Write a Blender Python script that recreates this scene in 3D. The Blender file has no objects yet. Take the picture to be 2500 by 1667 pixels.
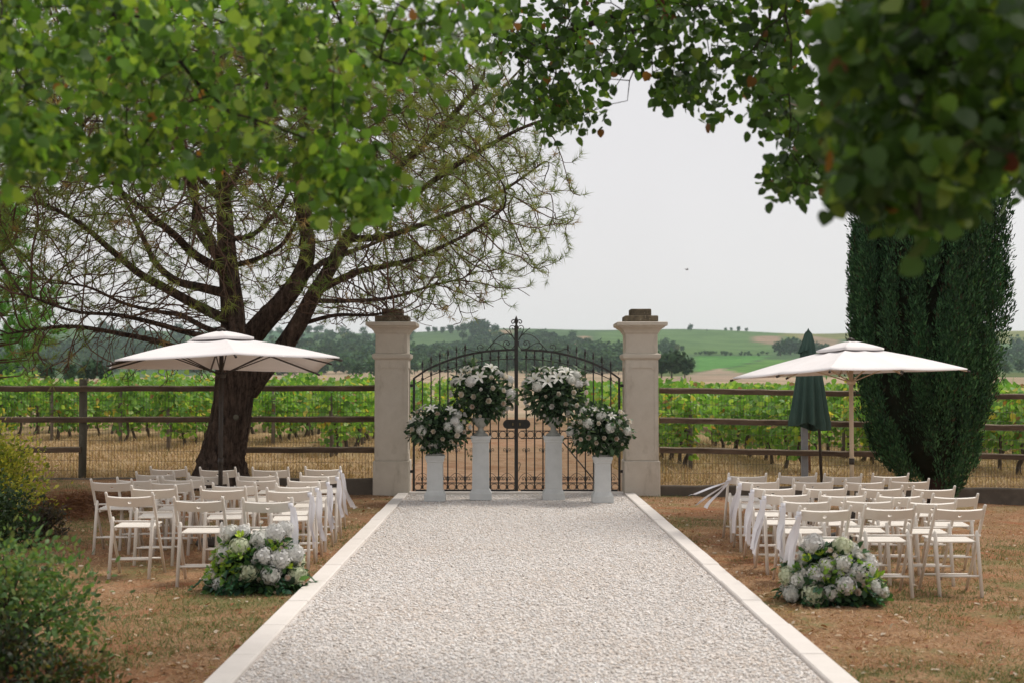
import bpy, bmesh, math, random
import numpy as np
from mathutils import Vector, Matrix, Euler

random.seed(11)
RNG = np.random.default_rng(11)
sc = bpy.context.scene
COL = sc.collection

# ------------------------------------------------------------------ camera
F_PX = 3125.0                      # 45 mm on a 2500 px wide frame
CAM_Z = 1.7
PITCH = math.atan(107.5 / F_PX)
YAW = -math.atan(10.0 / F_PX)
cam_d = bpy.data.cameras.new('camera')
cam = bpy.data.objects.new('camera', cam_d)
COL.objects.link(cam)
cam.location = (0, 0, CAM_Z)
cam.rotation_euler = (math.pi / 2 + PITCH, 0, YAW)
cam_d.lens = 45
cam_d.sensor_width = 36
cam_d.clip_start = 0.05
cam_d.clip_end = 6000
cam_d.dof.use_dof = True
cam_d.dof.focus_distance = 16.5
cam_d.dof.aperture_fstop = 2.4
sc.camera = cam
CAM_R = np.array(Euler((math.pi / 2 + PITCH, 0, YAW)).to_matrix())

# ------------------------------------------------------------------ light
SUN_EL, SUN_AZ = math.radians(57), math.radians(58)   # azimuth from +Y towards +X
wd = bpy.data.worlds.new('World')
sc.world = wd
wd.use_nodes = True
wn, wl = wd.node_tree.nodes, wd.node_tree.links
wn.clear()
w_out = wn.new('ShaderNodeOutputWorld')
w_bg = wn.new('ShaderNodeBackground')
w_sky = wn.new('ShaderNodeTexSky')
w_sky.sky_type = 'NISHITA'
w_sky.sun_disc = False
w_sky.sun_elevation = SUN_EL
w_sky.sun_rotation = SUN_AZ
w_sky.dust_density = 4.0
w_sky.air_density = 1.0
w_scale = wn.new('ShaderNodeVectorMath'); w_scale.operation = 'SCALE'
w_scale.inputs['Scale'].default_value = 0.08
w_mix = wn.new('ShaderNodeMixRGB')
w_mix.inputs[0].default_value = 0.90
w_tc = wn.new('ShaderNodeTexCoord')
w_no = wn.new('ShaderNodeTexNoise')
w_no.inputs['Scale'].default_value = 2.2
w_no.inputs['Detail'].default_value = 4
w_cr = wn.new('ShaderNodeValToRGB')
w_cr.color_ramp.elements[0].position = 0.3
w_cr.color_ramp.elements[0].color = (0.455, 0.440, 0.443, 1)
w_cr.color_ramp.elements[1].position = 0.7
w_cr.color_ramp.elements[1].color = (0.505, 0.490, 0.490, 1)
wl.new(w_tc.outputs['Generated'], w_no.inputs['Vector'])
wl.new(w_no.outputs['Fac'], w_cr.inputs['Fac'])
wl.new(w_sky.outputs['Color'], w_scale.inputs[0])
wl.new(w_scale.outputs['Vector'], w_mix.inputs[1])
wl.new(w_cr.outputs['Color'], w_mix.inputs[2])
wl.new(w_mix.outputs['Color'], w_bg.inputs['Color'])
w_bg.inputs['Strength'].default_value = 1.0
wl.new(w_bg.outputs['Background'], w_out.inputs['Surface'])

sun_d = bpy.data.lights.new('sun', 'SUN')
sun_d.energy = 1.5
sun_d.angle = math.radians(14)
sun_d.color = (1.0, 0.95, 0.87)
sun = bpy.data.objects.new('sun', sun_d)
COL.objects.link(sun)
_sd = Vector((math.sin(SUN_AZ) * math.cos(SUN_EL), math.cos(SUN_AZ) * math.cos(SUN_EL), math.sin(SUN_EL)))
sun.rotation_euler = _sd.to_track_quat('Z', 'Y').to_euler()
sun.location = (0, 0, 30)

sc.view_settings.view_transform = 'Standard'
sc.view_settings.look = 'None'
sc.view_settings.exposure = 0.86
sc.view_settings.gamma = 1.0
sc.render.engine = 'CYCLES'
sc.cycles.max_bounces = 8
sc.cycles.transparent_max_bounces = 8
sc.cycles.volume_bounces = 1

# ------------------------------------------------------------------ pixels to places
def ray(px, py):
    d = CAM_R @ np.array([(px - 1250.0) / F_PX, -(py - 833.5) / F_PX, -1.0])
    return d / d[1]

def P(px, py, y):
    """the point at depth y (metres along +Y) that is seen at photo pixel px,py"""
    d = ray(px, py)
    return np.array([d[0] * y, y, CAM_Z + d[2] * y])

def proj(p):
    """photo pixel of world points (n,3)"""
    q = (np.asarray(p) - np.array([0, 0, CAM_Z])) @ CAM_R
    return 1250.0 + F_PX * q[:, 0] / -q[:, 2], 833.5 - F_PX * q[:, 1] / -q[:, 2]

def in_poly(px, py, poly):
    px = np.asarray(px); py = np.asarray(py)
    c = np.zeros(px.shape, bool)
    n = len(poly)
    for i in range(n):
        x1, y1 = poly[i]; x2, y2 = poly[(i + 1) % n]
        if y1 == y2: continue
        m = ((y1 > py) != (y2 > py)) & (px < (x2 - x1) * (py - y1) / (y2 - y1) + x1)
        c ^= m
    return c

# ------------------------------------------------------------------ object helpers
def tag(o, label=None, cat=None, group=None, kind=None):
    if label: o['label'] = label
    if cat: o['category'] = cat
    if group: o['group'] = group
    if kind: o['kind'] = kind
    return o

def empty(name, loc=(0, 0, 0), rz=0.0):
    o = bpy.data.objects.new(name, None)
    o.empty_display_size = 0.2
    o.location = loc
    o.rotation_euler = (0, 0, rz)
    COL.objects.link(o)
    return o

def link(name, me, mat, parent=None, loc=None, rot=None, scale=None):
    o = bpy.data.objects.new(name, me)
    if mat is not None and len(me.materials) == 0:
        me.materials.append(mat)
    COL.objects.link(o)
    if parent: o.parent = parent
    if loc is not None: o.location = loc
    if rot is not None: o.rotation_euler = rot
    if scale is not None: o.scale = scale
    return o

def copy_tree(o, parent=None):
    c = o.copy()
    COL.objects.link(c)
    c.parent = parent
    for ch in o.children:
        copy_tree(ch, c)
    return c

def np_mesh(name, v, f, col=None, smooth=False):
    """v (n,3), f (m,k) uniform polygons, col (n,3) vertex colours"""
    v = np.asarray(v, np.float32); f = np.asarray(f, np.int32)
    me = bpy.data.meshes.new(name)
    m, k = f.shape
    me.vertices.add(len(v)); me.vertices.foreach_set('co', v.ravel())
    me.loops.add(m * k); me.loops.foreach_set('vertex_index', f.ravel())
    me.polygons.add(m)
    me.polygons.foreach_set('loop_start', np.arange(0, m * k, k, dtype=np.int32))
    me.polygons.foreach_set('loop_total', np.full(m, k, np.int32))
    me.update(calc_edges=True)
    if col is not None:
        a = me.attributes.new('Col', 'FLOAT_COLOR', 'POINT')
        c = np.ones((len(v), 4), np.float32); c[:, :3] = col
        a.data.foreach_set('color', c.ravel())
    if smooth:
        me.polygons.foreach_set('use_smooth', np.ones(m, bool))
    return me

class MB:
    """collects shapes for ONE mesh"""
    def __init__(s):
        s.v = []; s.f = []; s.sm = []
    def add(s, v, f, smooth=False):
        b = len(s.v)
        s.v += [tuple(map(float, p)) for p in v]
        s.f += [tuple(i + b for i in q) for q in f]
        s.sm += [smooth] * len(f)
        return s
    def box(s, c, size, rot=None):
        hx, hy, hz = size[0] / 2, size[1] / 2, size[2] / 2
        v = [Vector((x, y, z)) for z in (-hz, hz) for y in (-hy, hy) for x in (-hx, hx)]
        if rot is not None: v = [rot @ q for q in v]
        v = [q + Vector(c) for q in v]
        return s.add(v, [(0, 2, 3, 1), (4, 5, 7, 6), (0, 1, 5, 4), (2, 6, 7, 3), (0, 4, 6, 2), (1, 3, 7, 5)])
    def tube(s, path, radii, sides=6, cap=True, smooth=True, flat=1.0):
        path = [Vector(p) for p in path]
        n = len(path)
        if not hasattr(radii, '__len__'): radii = [radii] * n
        v = []; prev = None
        for i in range(n):
            t = (path[min(i + 1, n - 1)] - path[max(i - 1, 0)])
            if t.length < 1e-9: t = Vector((0, 0, 1))
            t.normalize()
            if prev is None:
                a = Vector((0, 0, 1)) if abs(t.z) < 0.9 else Vector((1, 0, 0))
                u = t.cross(a).normalized()
            else:
                u = (prev - t * prev.dot(t))
                if u.length < 1e-6: u = t.orthogonal()
                u.normalize()
            prev = u
            w = t.cross(u)
            for k in range(sides):
                an = 2 * math.pi * k / sides
                v.append(path[i] + (u * math.cos(an) + w * math.sin(an) * flat) * radii[i])
        f = []
        for i in range(n - 1):
            for k in range(sides):
                k2 = (k + 1) % sides
                f.append((i * sides + k, i * sides + k2, (i + 1) * sides + k2, (i + 1) * sides + k))
        if cap:
            f.append(tuple(reversed(range(sides))))
            f.append(tuple(range((n - 1) * sides, n * sides)))
        return s.add(v, f, smooth)
    def lathe(s, prof, segs=20, centre=(0, 0, 0), smooth=True, square=False):
        """prof list of (r,z)"""
        v = []; cx, cy, cz = centre
        for r, z in prof:
            for k in range(segs):
                a = 2 * math.pi * (k + (0.5 if square else 0)) / segs
                rr = r * (math.sqrt(2) if square else 1)
                v.append((cx + rr * math.cos(a), cy + rr * math.sin(a), cz + z))
        f = []
        for i in range(len(prof) - 1):
            for k in range(segs):
                k2 = (k + 1) % segs
                f.append((i * segs + k, i * segs + k2, (i + 1) * segs + k2, (i + 1) * segs + k))
        f.append(tuple(reversed(range(segs))))
        f.append(tuple(range((len(prof) - 1) * segs, len(prof) * segs)))
        return s.add(v, f, smooth)
    def mesh(s, name, bevel=0.0, bsegs=1):
        me = bpy.data.meshes.new(name)
        me.from_pydata(s.v, [], s.f)
        me.update()
        me.polygons.foreach_set('use_smooth', np.array(s.sm, bool))
        if bevel > 0:
            bm = bmesh.new(); bm.from_mesh(me)
            bmesh.ops.bevel(bm, geom=list(bm.edges), offset=bevel, segments=bsegs, affect='EDGES', profile=0.6)
            bm.to_mesh(me); bm.free()
        return me
    def obj(s, name, mat, parent=None, bevel=0.0, loc=None, rot=None, bsegs=1):
        return link(name, s.mesh(name, bevel, bsegs), mat, parent, loc, rot)

def catmull(pts, n=6):
    pts = [np.array(p, float) for p in pts]
    pts = [2 * pts[0] - pts[1]] + pts + [2 * pts[-1] - pts[-2]]
    out = []
    for i in range(1, len(pts) - 2):
        p0, p1, p2, p3 = pts[i - 1:i + 3]
        for k in range(n):
            t = k / n
            out.append(0.5 * (2 * p1 + (p2 - p0) * t + (2 * p0 - 5 * p1 + 4 * p2 - p3) * t * t + (3 * p1 - p0 - 3 * p2 + p3) * t ** 3))
    out.append(pts[-2])
    return out

# ------------------------------------------------------------------ materials
def _nt(name):
    m = bpy.data.materials.new(name); m.use_nodes = True
    n, l = m.node_tree.nodes, m.node_tree.links
    return m, n, l, n['Principled BSDF'], n['Material Output']

def _mix(n, l, a, b, fac, mode='MIX'):
    x = n.new('ShaderNodeMixRGB'); x.blend_type = mode
    for sock, val in ((x.inputs[1], a), (x.inputs[2], b), (x.inputs[0], fac)):
        if isinstance(val, (int, float)): sock.default_value = val
        elif isinstance(val, tuple): sock.default_value = (*val, 1) if len(val) == 3 else val
        else: l.new(val, sock)
    return x.outputs[0]

def _noise(n, l, scale, detail=4, rough=0.6, vec=None, stretch=None, dist=0.0):
    t = n.new('ShaderNodeTexNoise')
    t.inputs['Scale'].default_value = scale
    t.inputs['Detail'].default_value = detail
    t.inputs['Roughness'].default_value = rough
    t.inputs['Distortion'].default_value = dist
    if vec is None:
        vec = n.new('ShaderNodeTexCoord').outputs['Object']
    if stretch:
        mp = n.new('ShaderNodeMapping'); mp.inputs['Scale'].default_value = stretch
        l.new(vec, mp.inputs['Vector']); vec = mp.outputs['Vector']
    l.new(vec, t.inputs['Vector'])
    return t.outputs['Fac']

def _ramp(n, l, fac, p0, p1, c0=0.0, c1=1.0):
    r = n.new('ShaderNodeValToRGB')
    e = r.color_ramp.elements
    e[0].position, e[1].position = p0, p1
    e[0].color = (c0, c0, c0, 1) if not isinstance(c0, tuple) else (*c0, 1)
    e[1].color = (c1, c1, c1, 1) if not isinstance(c1, tuple) else (*c1, 1)
    l.new(fac, r.inputs['Fac'])
    return r.outputs['Color']

def _bump(n, l, h, strength, dist, bsdf):
    b = n.new('ShaderNodeBump')
    b.inputs['Strength'].default_value = strength
    b.inputs['Distance'].default_value = dist
    l.new(h, b.inputs['Height']); l.new(b.outputs['Normal'], bsdf.inputs['Normal'])

def simple(name, c1, c2, rough=0.6, scale=8.0, bump=0.0, bdist=0.01, spec=0.3, stretch=None, metal=0.0, c3=None, p3=(0.55, 0.7), s3=3.0, detail=5):
    m, n, l, b, o = _nt(name)
    f = _noise(n, l, scale, detail, stretch=stretch)
    c = _mix(n, l, c1, c2, _ramp(n, l, f, 0.3, 0.7))
    if c3:
        f3 = _noise(n, l, s3, 6, 0.7)
        c = _mix(n, l, c, c3, _ramp(n, l, f3, *p3))
    l.new(c, b.inputs['Base Color'])
    b.inputs['Roughness'].default_value = rough
    b.inputs['Specular IOR Level'].default_value = spec
    b.inputs['Metallic'].default_value = metal
    if bump: _bump(n, l, f, bump, bdist, b)
    return m

def leaf_mat(name, trans=0.35, rough=0.5, spec=0.3, warm=(1.25, 1.25, 0.6)):
    m, n, l, b, o = _nt(name)
    a = n.new('ShaderNodeAttribute'); a.attribute_name = 'Col'
    col = a.outputs['Color']
    l.new(col, b.inputs['Base Color'])
    b.inputs['Roughness'].default_value = rough
    b.inputs['Specular IOR Level'].default_value = spec
    if trans > 0:
        t = n.new('ShaderNodeBsdfTranslucent')
        l.new(_mix(n, l, col, warm, 1.0, 'MULTIPLY'), t.inputs['Color'])
        mx = n.new('ShaderNodeMixShader'); mx.inputs[0].default_value = trans
        l.new(b.outputs[0], mx.inputs[1]); l.new(t.outputs[0], mx.inputs[2])
        l.new(mx.outputs[0], o.inputs['Surface'])
    return m

M = {}
M['leaf'] = leaf_mat('leaf', 0.42)
M['needle'] = leaf_mat('needle', 0.38, 0.5)
M['cypress'] = leaf_mat('cypress_spray', 0.12, 0.6, 0.2)
M['vine_leaf'] = leaf_mat('vine_leaf', 0.45)
M['far_leaf'] = leaf_mat('far_foliage', 0.1, 0.8, 0.1)
M['blade'] = leaf_mat('grass_blade', 0.2, 0.7, 0.15)
M['petal'] = leaf_mat('petal', 0.25, 0.6, 0.2, (1, 1, 1))
M['stone_bit'] = leaf_mat('gravel_stone', 0.0, 0.85, 0.15)

M['chair'] = simple('chair_paint', (0.80, 0.755, 0.69), (0.74, 0.69, 0.62), 0.45, 6, spec=0.4)
M['fabric_white'] = simple('parasol_fabric', (0.80, 0.765, 0.755), (0.74, 0.70, 0.69), 0.85, 3, 0.1, 0.004, 0.1)
M['ribbon'] = simple('satin_ribbon', (0.82, 0.81, 0.84), (0.76, 0.75, 0.79), 0.4, 5, spec=0.4)
M['green_fabric'] = simple('green_canvas', (0.040, 0.075, 0.062), (0.058, 0.10, 0.082), 0.85, 5, 0.1, 0.004, 0.15)
M['dark_metal'] = simple('dark_metal', (0.035, 0.027, 0.022), (0.05, 0.04, 0.032), 0.5, 20)
M['pole_wood'] = simple('pole_wood', (0.55, 0.44, 0.31), (0.48, 0.37, 0.26), 0.55, 12, stretch=(1, 1, 0.1))
M['iron'] = simple('wrought_iron', (0.022, 0.024, 0.024), (0.045, 0.036, 0.030), 0.5, 25, 0.2, 0.002, 0.4)
M['brass'] = simple('lock_brass', (0.32, 0.25, 0.10), (0.2, 0.16, 0.08), 0.4, 30, metal=0.7)
M['pedestal'] = simple('painted_plaster', (0.60, 0.61, 0.60), (0.52, 0.53, 0.52), 0.7, 7, 0.1, 0.004, 0.2)
M['urn'] = simple('urn_stone', (0.42, 0.42, 0.39), (0.33, 0.33, 0.30), 0.75, 14, 0.2, 0.004)
M['kerb'] = simple('kerb_stone', (0.73, 0.68, 0.635), (0.66, 0.61, 0.565), 0.8, 5, 0.15, 0.006, 0.2, c3=(0.42, 0.36, 0.30), p3=(0.6, 0.85))
M['bark'] = None
M['vine_wood'] = simple('vine_wood', (0.055, 0.038, 0.028), (0.10, 0.075, 0.055), 0.9, 18, 0.6, 0.02, stretch=(1, 1, 0.3))
M['stake'] = simple('vineyard_stake', (0.22, 0.19, 0.165), (0.15, 0.13, 0.115), 0.85, 14, 0.3, 0.006, stretch=(1, 1, 0.15))
M['stake_brown'] = simple('vineyard_stake_brown', (0.24, 0.115, 0.055), (0.16, 0.08, 0.04), 0.85, 14, 0.3, 0.006, stretch=(1, 1, 0.15))
M['post_grey'] = simple('concrete_post', (0.30, 0.31, 0.32), (0.23, 0.24, 0.25), 0.85, 10, 0.2, 0.004)
M['wire'] = simple('fence_wire', (0.10, 0.09, 0.075), (0.14, 0.12, 0.10), 0.5, 30, metal=0.3)
M['retaining'] = simple('retaining_wall_concrete', (0.15, 0.125, 0.10), (0.085, 0.07, 0.057), 0.95, 6, 0.4, 0.01, 0.1, c3=(0.17, 0.14, 0.11), p3=(0.5, 0.75))
M['moss'] = simple('floral_foam_dark', (0.012, 0.02, 0.012), (0.02, 0.03, 0.018), 0.95, 20, 0.4, 0.01, 0.05)

def stone_pillar_mat():
    m, n, l, b, o = _nt('limestone_pillar')
    f = _noise(n, l, 4, 6, 0.65)
    c = _mix(n, l, (0.63, 0.575, 0.495), (0.54, 0.485, 0.41), _ramp(n, l, f, 0.3, 0.7))
    f2 = _noise(n, l, 2.2, 6, 0.7, stretch=(1.6, 1.6, 0.5))
    c = _mix(n, l, c, (0.34, 0.295, 0.225), _ramp(n, l, f2, 0.54, 0.78))
    f4 = _noise(n, l, 60, 3)
    c = _mix(n, l, c, (0.5, 0.44, 0.37), _ramp(n, l, f4, 0.62, 0.75))
    l.new(c, b.inputs['Base Color']); b.inputs['Roughness'].default_value = 0.9
    b.inputs['Specular IOR Level'].default_value = 0.15
    _bump(n, l, f4, 0.25, 0.006, b)
    return m
M['pillar'] = stone_pillar_mat()

def lichen_mat():
    m, n, l, b, o = _nt('lichen_stone')
    f = _noise(n, l, 9, 6, 0.7)
    c = _mix(n, l, (0.19, 0.155, 0.105), (0.09, 0.075, 0.055), _ramp(n, l, f, 0.35, 0.65))
    v = n.new('ShaderNodeTexVoronoi'); v.inputs['Scale'].default_value = 22
    l.new(n.new('ShaderNodeTexCoord').outputs['Object'], v.inputs['Vector'])
    c = _mix(n, l, c, (0.33, 0.29, 0.215), _ramp(n, l, v.outputs['Distance'], 0.12, 0.28, 0.65, 0.0))
    l.new(c, b.inputs['Base Color']); b.inputs['Roughness'].default_value = 0.95
    b.inputs['Specular IOR Level'].default_value = 0.1
    _bump(n, l, f, 0.6, 0.015, b)
    return m
M['lichen'] = lichen_mat()

def rail_mat():
    m, n, l, b, o = _nt('weathered_rail')
    f = _noise(n, l, 10, 6, 0.7, stretch=(0.25, 1, 1))
    c = _mix(n, l, (0.15, 0.105, 0.072), (0.07, 0.048, 0.034), _ramp(n, l, f, 0.35, 0.65))
    g = n.new('ShaderNodeNewGeometry')
    sp = n.new('ShaderNodeSeparateXYZ'); l.new(g.outputs['Normal'], sp.inputs[0])
    up = _ramp(n, l, sp.outputs['Z'], 0.35, 0.75)
    f2 = _noise(n, l, 24, 5, 0.7)
    grey = _mix(n, l, (0.36, 0.30, 0.225), (0.20, 0.165, 0.12), _ramp(n, l, f2, 0.4, 0.65))   # lichen grows on the upper side
    c = _mix(n, l, c, grey, up)
    l.new(c, b.inputs['Base Color']); b.inputs['Roughness'].default_value = 0.9
    b.inputs['Specular IOR Level'].default_value = 0.15
    _bump(n, l, f, 0.5, 0.01, b)
    return m
M['rail'] = rail_mat()
M['post_wood'] = simple('fence_post_wood', (0.135, 0.125, 0.095), (0.085, 0.078, 0.06), 0.9, 12, 0.5, 0.01, 0.15, stretch=(1, 1, 0.12), c3=(0.19, 0.18, 0.14), p3=(0.55, 0.75), s3=8)

def bark_mat(name, ca, cb, cc, sc_=6):
    m, n, l, b, o = _nt(name)
    tc = n.new('ShaderNodeTexCoord').outputs['Object']
    f1 = _noise(n, l, sc_ * 2.4, 7, 0.68, tc, (1, 1, 0.16), 0.6)     # long furrows
    f2 = _noise(n, l, sc_ * 4.5, 5, 0.7, tc, (1, 1, 0.5), 0.3)       # plates
    e = _mix(n, l, _ramp(n, l, f1, 0.40, 0.58), _ramp(n, l, f2, 0.36, 0.6), 0.4)
    f = _noise(n, l, 3, 5, 0.6, tc)
    c = _mix(n, l, ca, cb, _ramp(n, l, f, 0.35, 0.65))
    c = _mix(n, l, cc, c, e)
    l.new(c, b.inputs['Base Color']); b.inputs['Roughness'].default_value = 0.95
    b.inputs['Specular IOR Level'].default_value = 0.1
    _bump(n, l, e, 1.0, 0.05, b)
    return m
M['bark'] = bark_mat('pine_bark', (0.18, 0.125, 0.095), (0.115, 0.078, 0.058), (0.018, 0.012, 0.010))
M['bark_lime'] = bark_mat('lime_bark', (0.085, 0.07, 0.052), (0.055, 0.045, 0.034), (0.02, 0.016, 0.012), 9)
M['twig'] = simple('pine_twig', (0.12, 0.075, 0.052), (0.08, 0.05, 0.036), 0.9, 15, spec=0.1)
M['bark_cyp'] = simple('cypress_bark', (0.06, 0.035, 0.026), (0.035, 0.022, 0.017), 0.95, 20, 0.6, 0.02, 0.1, stretch=(1, 1, 0.15))

def lawn_mat():
    m, n, l, b, o = _nt('dry_lawn')
    tc = n.new('ShaderNodeTexCoord').outputs['Object']
    f = _noise(n, l, 2.3, 7, 0.7, tc)
    c = _mix(n, l, (0.37, 0.225, 0.125), (0.265, 0.14, 0.072), _ramp(n, l, f, 0.36, 0.62))
    f2 = _noise(n, l, 34, 5, 0.75, tc)
    c = _mix(n, l, c, (0.45, 0.325, 0.21), _ramp(n, l, f2, 0.5, 0.68))
    f3 = _noise(n, l, 55, 4, 0.7, tc)
    c = _mix(n, l, c, (0.085, 0.05, 0.03), _ramp(n, l, f3, 0.50, 0.64))
    g = _noise(n, l, 0.55, 6, 0.72, tc)
    gm = _mix(n, l, _ramp(n, l, g, 0.50, 0.60), _ramp(n, l, f2, 0.35, 0.6), 1.0, 'MULTIPLY')
    c = _mix(n, l, c, (0.15, 0.16, 0.065), gm)
    r = _noise(n, l, 0.8, 3, 0.6, tc, (1, 1, 1), 1.5)
    c = _mix(n, l, c, (0.30, 0.125, 0.065), _ramp(n, l, r, 0.52, 0.68, 0.0, 0.85))
    l.new(c, b.inputs['Base Color']); b.inputs['Roughness'].default_value = 1.0
    b.inputs['Specular IOR Level'].default_value = 0.05
    h = _mix(n, l, f2, f3, 0.5)
    _bump(n, l, h, 0.7, 0.03, b)
    return m
M['lawn'] = lawn_mat()

def gravel_mat():
    m, n, l, b, o = _nt('gravel_bed')
    tc = n.new('ShaderNodeTexCoord').outputs['Object']
    v = n.new('ShaderNodeTexVoronoi'); v.inputs['Scale'].default_value = 70
    l.new(tc, v.inputs['Vector'])
    hs = n.new('ShaderNodeSeparateColor'); l.new(v.outputs['Color'], hs.inputs[0])
    c = _mix(n, l, (0.745, 0.705, 0.68), (0.65, 0.605, 0.57), hs.outputs[0])
    c = _mix(n, l, c, (0.13, 0.105, 0.085), _ramp(n, l, v.outputs['Distance'], 0.46, 0.68, 0.0, 0.5))
    w = _noise(n, l, 0.7, 4, 0.6, tc)
    c = _mix(n, l, c, (0.52, 0.42, 0.34), _ramp(n, l, w, 0.45, 0.75, 0.0, 0.5))
    l.new(c, b.inputs['Base Color']); b.inputs['Roughness'].default_value = 0.9
    b.inputs['Specular IOR Level'].default_value = 0.15
    iv = n.new('ShaderNodeMath'); iv.operation = 'MULTIPLY'; iv.inputs[1].default_value = -1.0
    l.new(v.outputs['Distance'], iv.inputs[0])
    _bump(n, l, iv.outputs[0], 0.4, 0.008, b)
    return m
M['gravel'] = gravel_mat()

def field_mat():
    m, n, l, b, o = _nt('fields')
    a = n.new('ShaderNodeAttribute'); a.attribute_name = 'Col'
    tc = n.new('ShaderNodeTexCoord').outputs['Object']
    f = _noise(n, l, 0.03, 8, 0.65, tc)
    c = _mix(n, l, a.outputs['Color'], _mix(n, l, a.outputs['Color'], (0.60, 0.68, 0.62), 1.0, 'MULTIPLY'), _ramp(n, l, f, 0.42, 0.62))
    f2 = _noise(n, l, 3.0, 6, 0.7, tc)
    c = _mix(n, l, c, _mix(n, l, c, (0.72, 0.66, 0.62), 1.0, 'MULTIPLY'), _ramp(n, l, f2, 0.45, 0.65))
    f3 = _noise(n, l, 0.6, 6, 0.7, tc)
    c = _mix(n, l, c, _mix(n, l, c, (0.78, 0.62, 0.55), 1.0, 'MULTIPLY'), _ramp(n, l, f3, 0.5, 0.7))
    # planted rows show as stripes on the green plots
    wv = n.new('ShaderNodeTexWave'); wv.bands_direction = 'X'
    wv.inputs['Scale'].default_value = 0.045; wv.inputs['Distortion'].default_value = 1.2; wv.inputs['Detail'].default_value = 3
    mpw = n.new('ShaderNodeMapping'); mpw.inputs['Rotation'].default_value = (0, 0, 0.5)
    l.new(tc, mpw.inputs['Vector']); l.new(mpw.outputs[0], wv.inputs['Vector'])
    sc2 = n.new('ShaderNodeSeparateColor'); l.new(a.outputs['Color'], sc2.inputs[0])
    df = n.new('ShaderNodeMath'); df.operation = 'SUBTRACT'; l.new(sc2.outputs[1], df.inputs[0]); l.new(sc2.outputs[0], df.inputs[1])
    gm_ = _ramp(n, l, df.outputs[0], 0.03, 0.06)
    st = _mix(n, l, _ramp(n, l, wv.outputs['Fac'], 0.35, 0.65), gm_, 1.0, 'MULTIPLY')
    c = _mix(n, l, c, _mix(n, l, c, (1.5, 1.25, 1.1), 1.0, 'MULTIPLY'), st)
    l.new(c, b.inputs['Base Color']); b.inputs['Roughness'].default_value = 1.0
    b.inputs['Specular IOR Level'].default_value = 0.03
    _bump(n, l, f2, 0.6, 0.06, b)
    return m
M['field'] = field_mat()

# ------------------------------------------------------------------ ground heights
def z_lawn(x, y):
    x = np.asarray(x, float); y = np.asarray(y, float)
    z = -0.027 * np.clip(x - 2.0, 0, 6)
    # bank rising towards the fence on the pine side
    k = np.clip((-x - 2.4) / 2.0, 0, 1); k = k * k * (3 - 2 * k)
    t = np.clip((y - 16.2) / 4.0, 0, 1); t = t * t * (3 - 2 * t)
    z = z + 0.24 * k * t
    # soil runs a little lower than the kerb
    return z - 0.012

Y_FENCE = 20.32
_D = np.array([15, 20, 60, 100, 150, 300, 500, 700, 1000, 1400, 1480, 1700, 2600.])
_Z = np.array([0.13, 0.13, 0.18, 0.7, 2.0, 3.6, 5.4, 12.5, 31, 61.5, 62.5, 58, 20.])
def z_field(x, y):
    x = np.asarray(x, float); y = np.asarray(y, float)
    z = np.interp(y, _D, _Z)
    near = np.clip((70 - y) / 40, 0, 1)
    z = z - near * 0.014 * np.clip(x - 2.0, 0, 8)
    k = np.clip((-x - 2.0) / 2.0, 0, 1)
    z = z + near * 0.11 * k
    # the drive through the gate stays level with the path
    g = np.clip(1 - np.abs(x - 0.1) / 2.3, 0, 1); g = np.clip(g * 4, 0, 1)
    z = z - near * 0.125 * g * np.clip(1 - (y - 24) / 12, 0, 1)
    far = np.clip((y - 250) / 500, 0, 1)
    z = z + far * (2.6 * np.sin(x * 0.011 + 0.7) + 1.6 * np.sin(x * 0.027 + y * 0.006)) * np.clip((1900 - y) / 600, 0, 1)
    return z

def ground_field(px, py):
    """where the ray of a pixel meets the field terrain"""
    d = ray(px, py)
    ys = np.concatenate([np.linspace(21, 120, 200), np.linspace(121, 1600, 1500)])
    h = CAM_Z + d[2] * ys - z_field(d[0] * ys, ys)
    i = np.argmax(h <= 0)
    if h[i] > 0: return None
    y = ys[i]
    return np.array([d[0] * y, y, z_field(d[0] * y, y)])

PATH_L, PATH_R = -1.55, 1.81
# ------------------------------------------------------------------ ground: lawn sheet
def build_lawn():
    xs = np.unique(np.concatenate([np.linspace(-60, -16, 12), np.linspace(-16, PATH_L - 0.19, 70), np.linspace(PATH_R + 0.19, 16, 60), np.linspace(16, 60, 12)]))
    ys = np.concatenate([np.linspace(-30, 2, 14)[:-1], np.linspace(2, Y_FENCE + 0.05, 110)])
    X, Y = np.meshgrid(xs, ys)
    Z = z_lawn(X, Y)
    R = np.random.default_rng(5)
    rough = R.normal(0, 0.006, X.shape)
    rough[(np.abs(X - PATH_L) < 0.35) | (np.abs(X - PATH_R) < 0.35)] = 0
    Z = Z + rough
    v = np.stack([X.ravel(), Y.ravel(), Z.ravel()], 1)
    nx, ny = len(xs), len(ys)
    f = []
    for j in range(ny - 1):
        for i in range(nx - 1):
            f.append((j * nx + i, j * nx + i + 1, (j + 1) * nx + i + 1, (j + 1) * nx + i))
    f = np.array(f)
    me = np_mesh('ground', v, f, smooth=True)
    tag(link('ground', me, M['lawn']), kind='structure')
build_lawn()

def build_path():
    xs = np.linspace(PATH_L - 0.02, PATH_R + 0.02, 40)
    ys = np.linspace(-30, 20.22, 260)
    X, Y = np.meshgrid(xs, ys)
    R = np.random.default_rng(6)
    Z = 0.012 + 0.006 * np.sin(X * 1.9) * np.sin(Y * 0.7)
    v = np.stack([X.ravel(), Y.ravel(), Z.ravel()], 1)
    nx, ny = len(xs), len(ys)
    i, j = np.meshgrid(np.arange(nx - 1), np.arange(ny - 1))
    a = (j * nx + i).ravel()
    f = np.stack([a, a + 1, a + nx + 1, a + nx], 1)
    tag(link('gravel_path', np_mesh('gravel_path', v, f, smooth=True), M['gravel']), kind='structure')
build_path()

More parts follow.
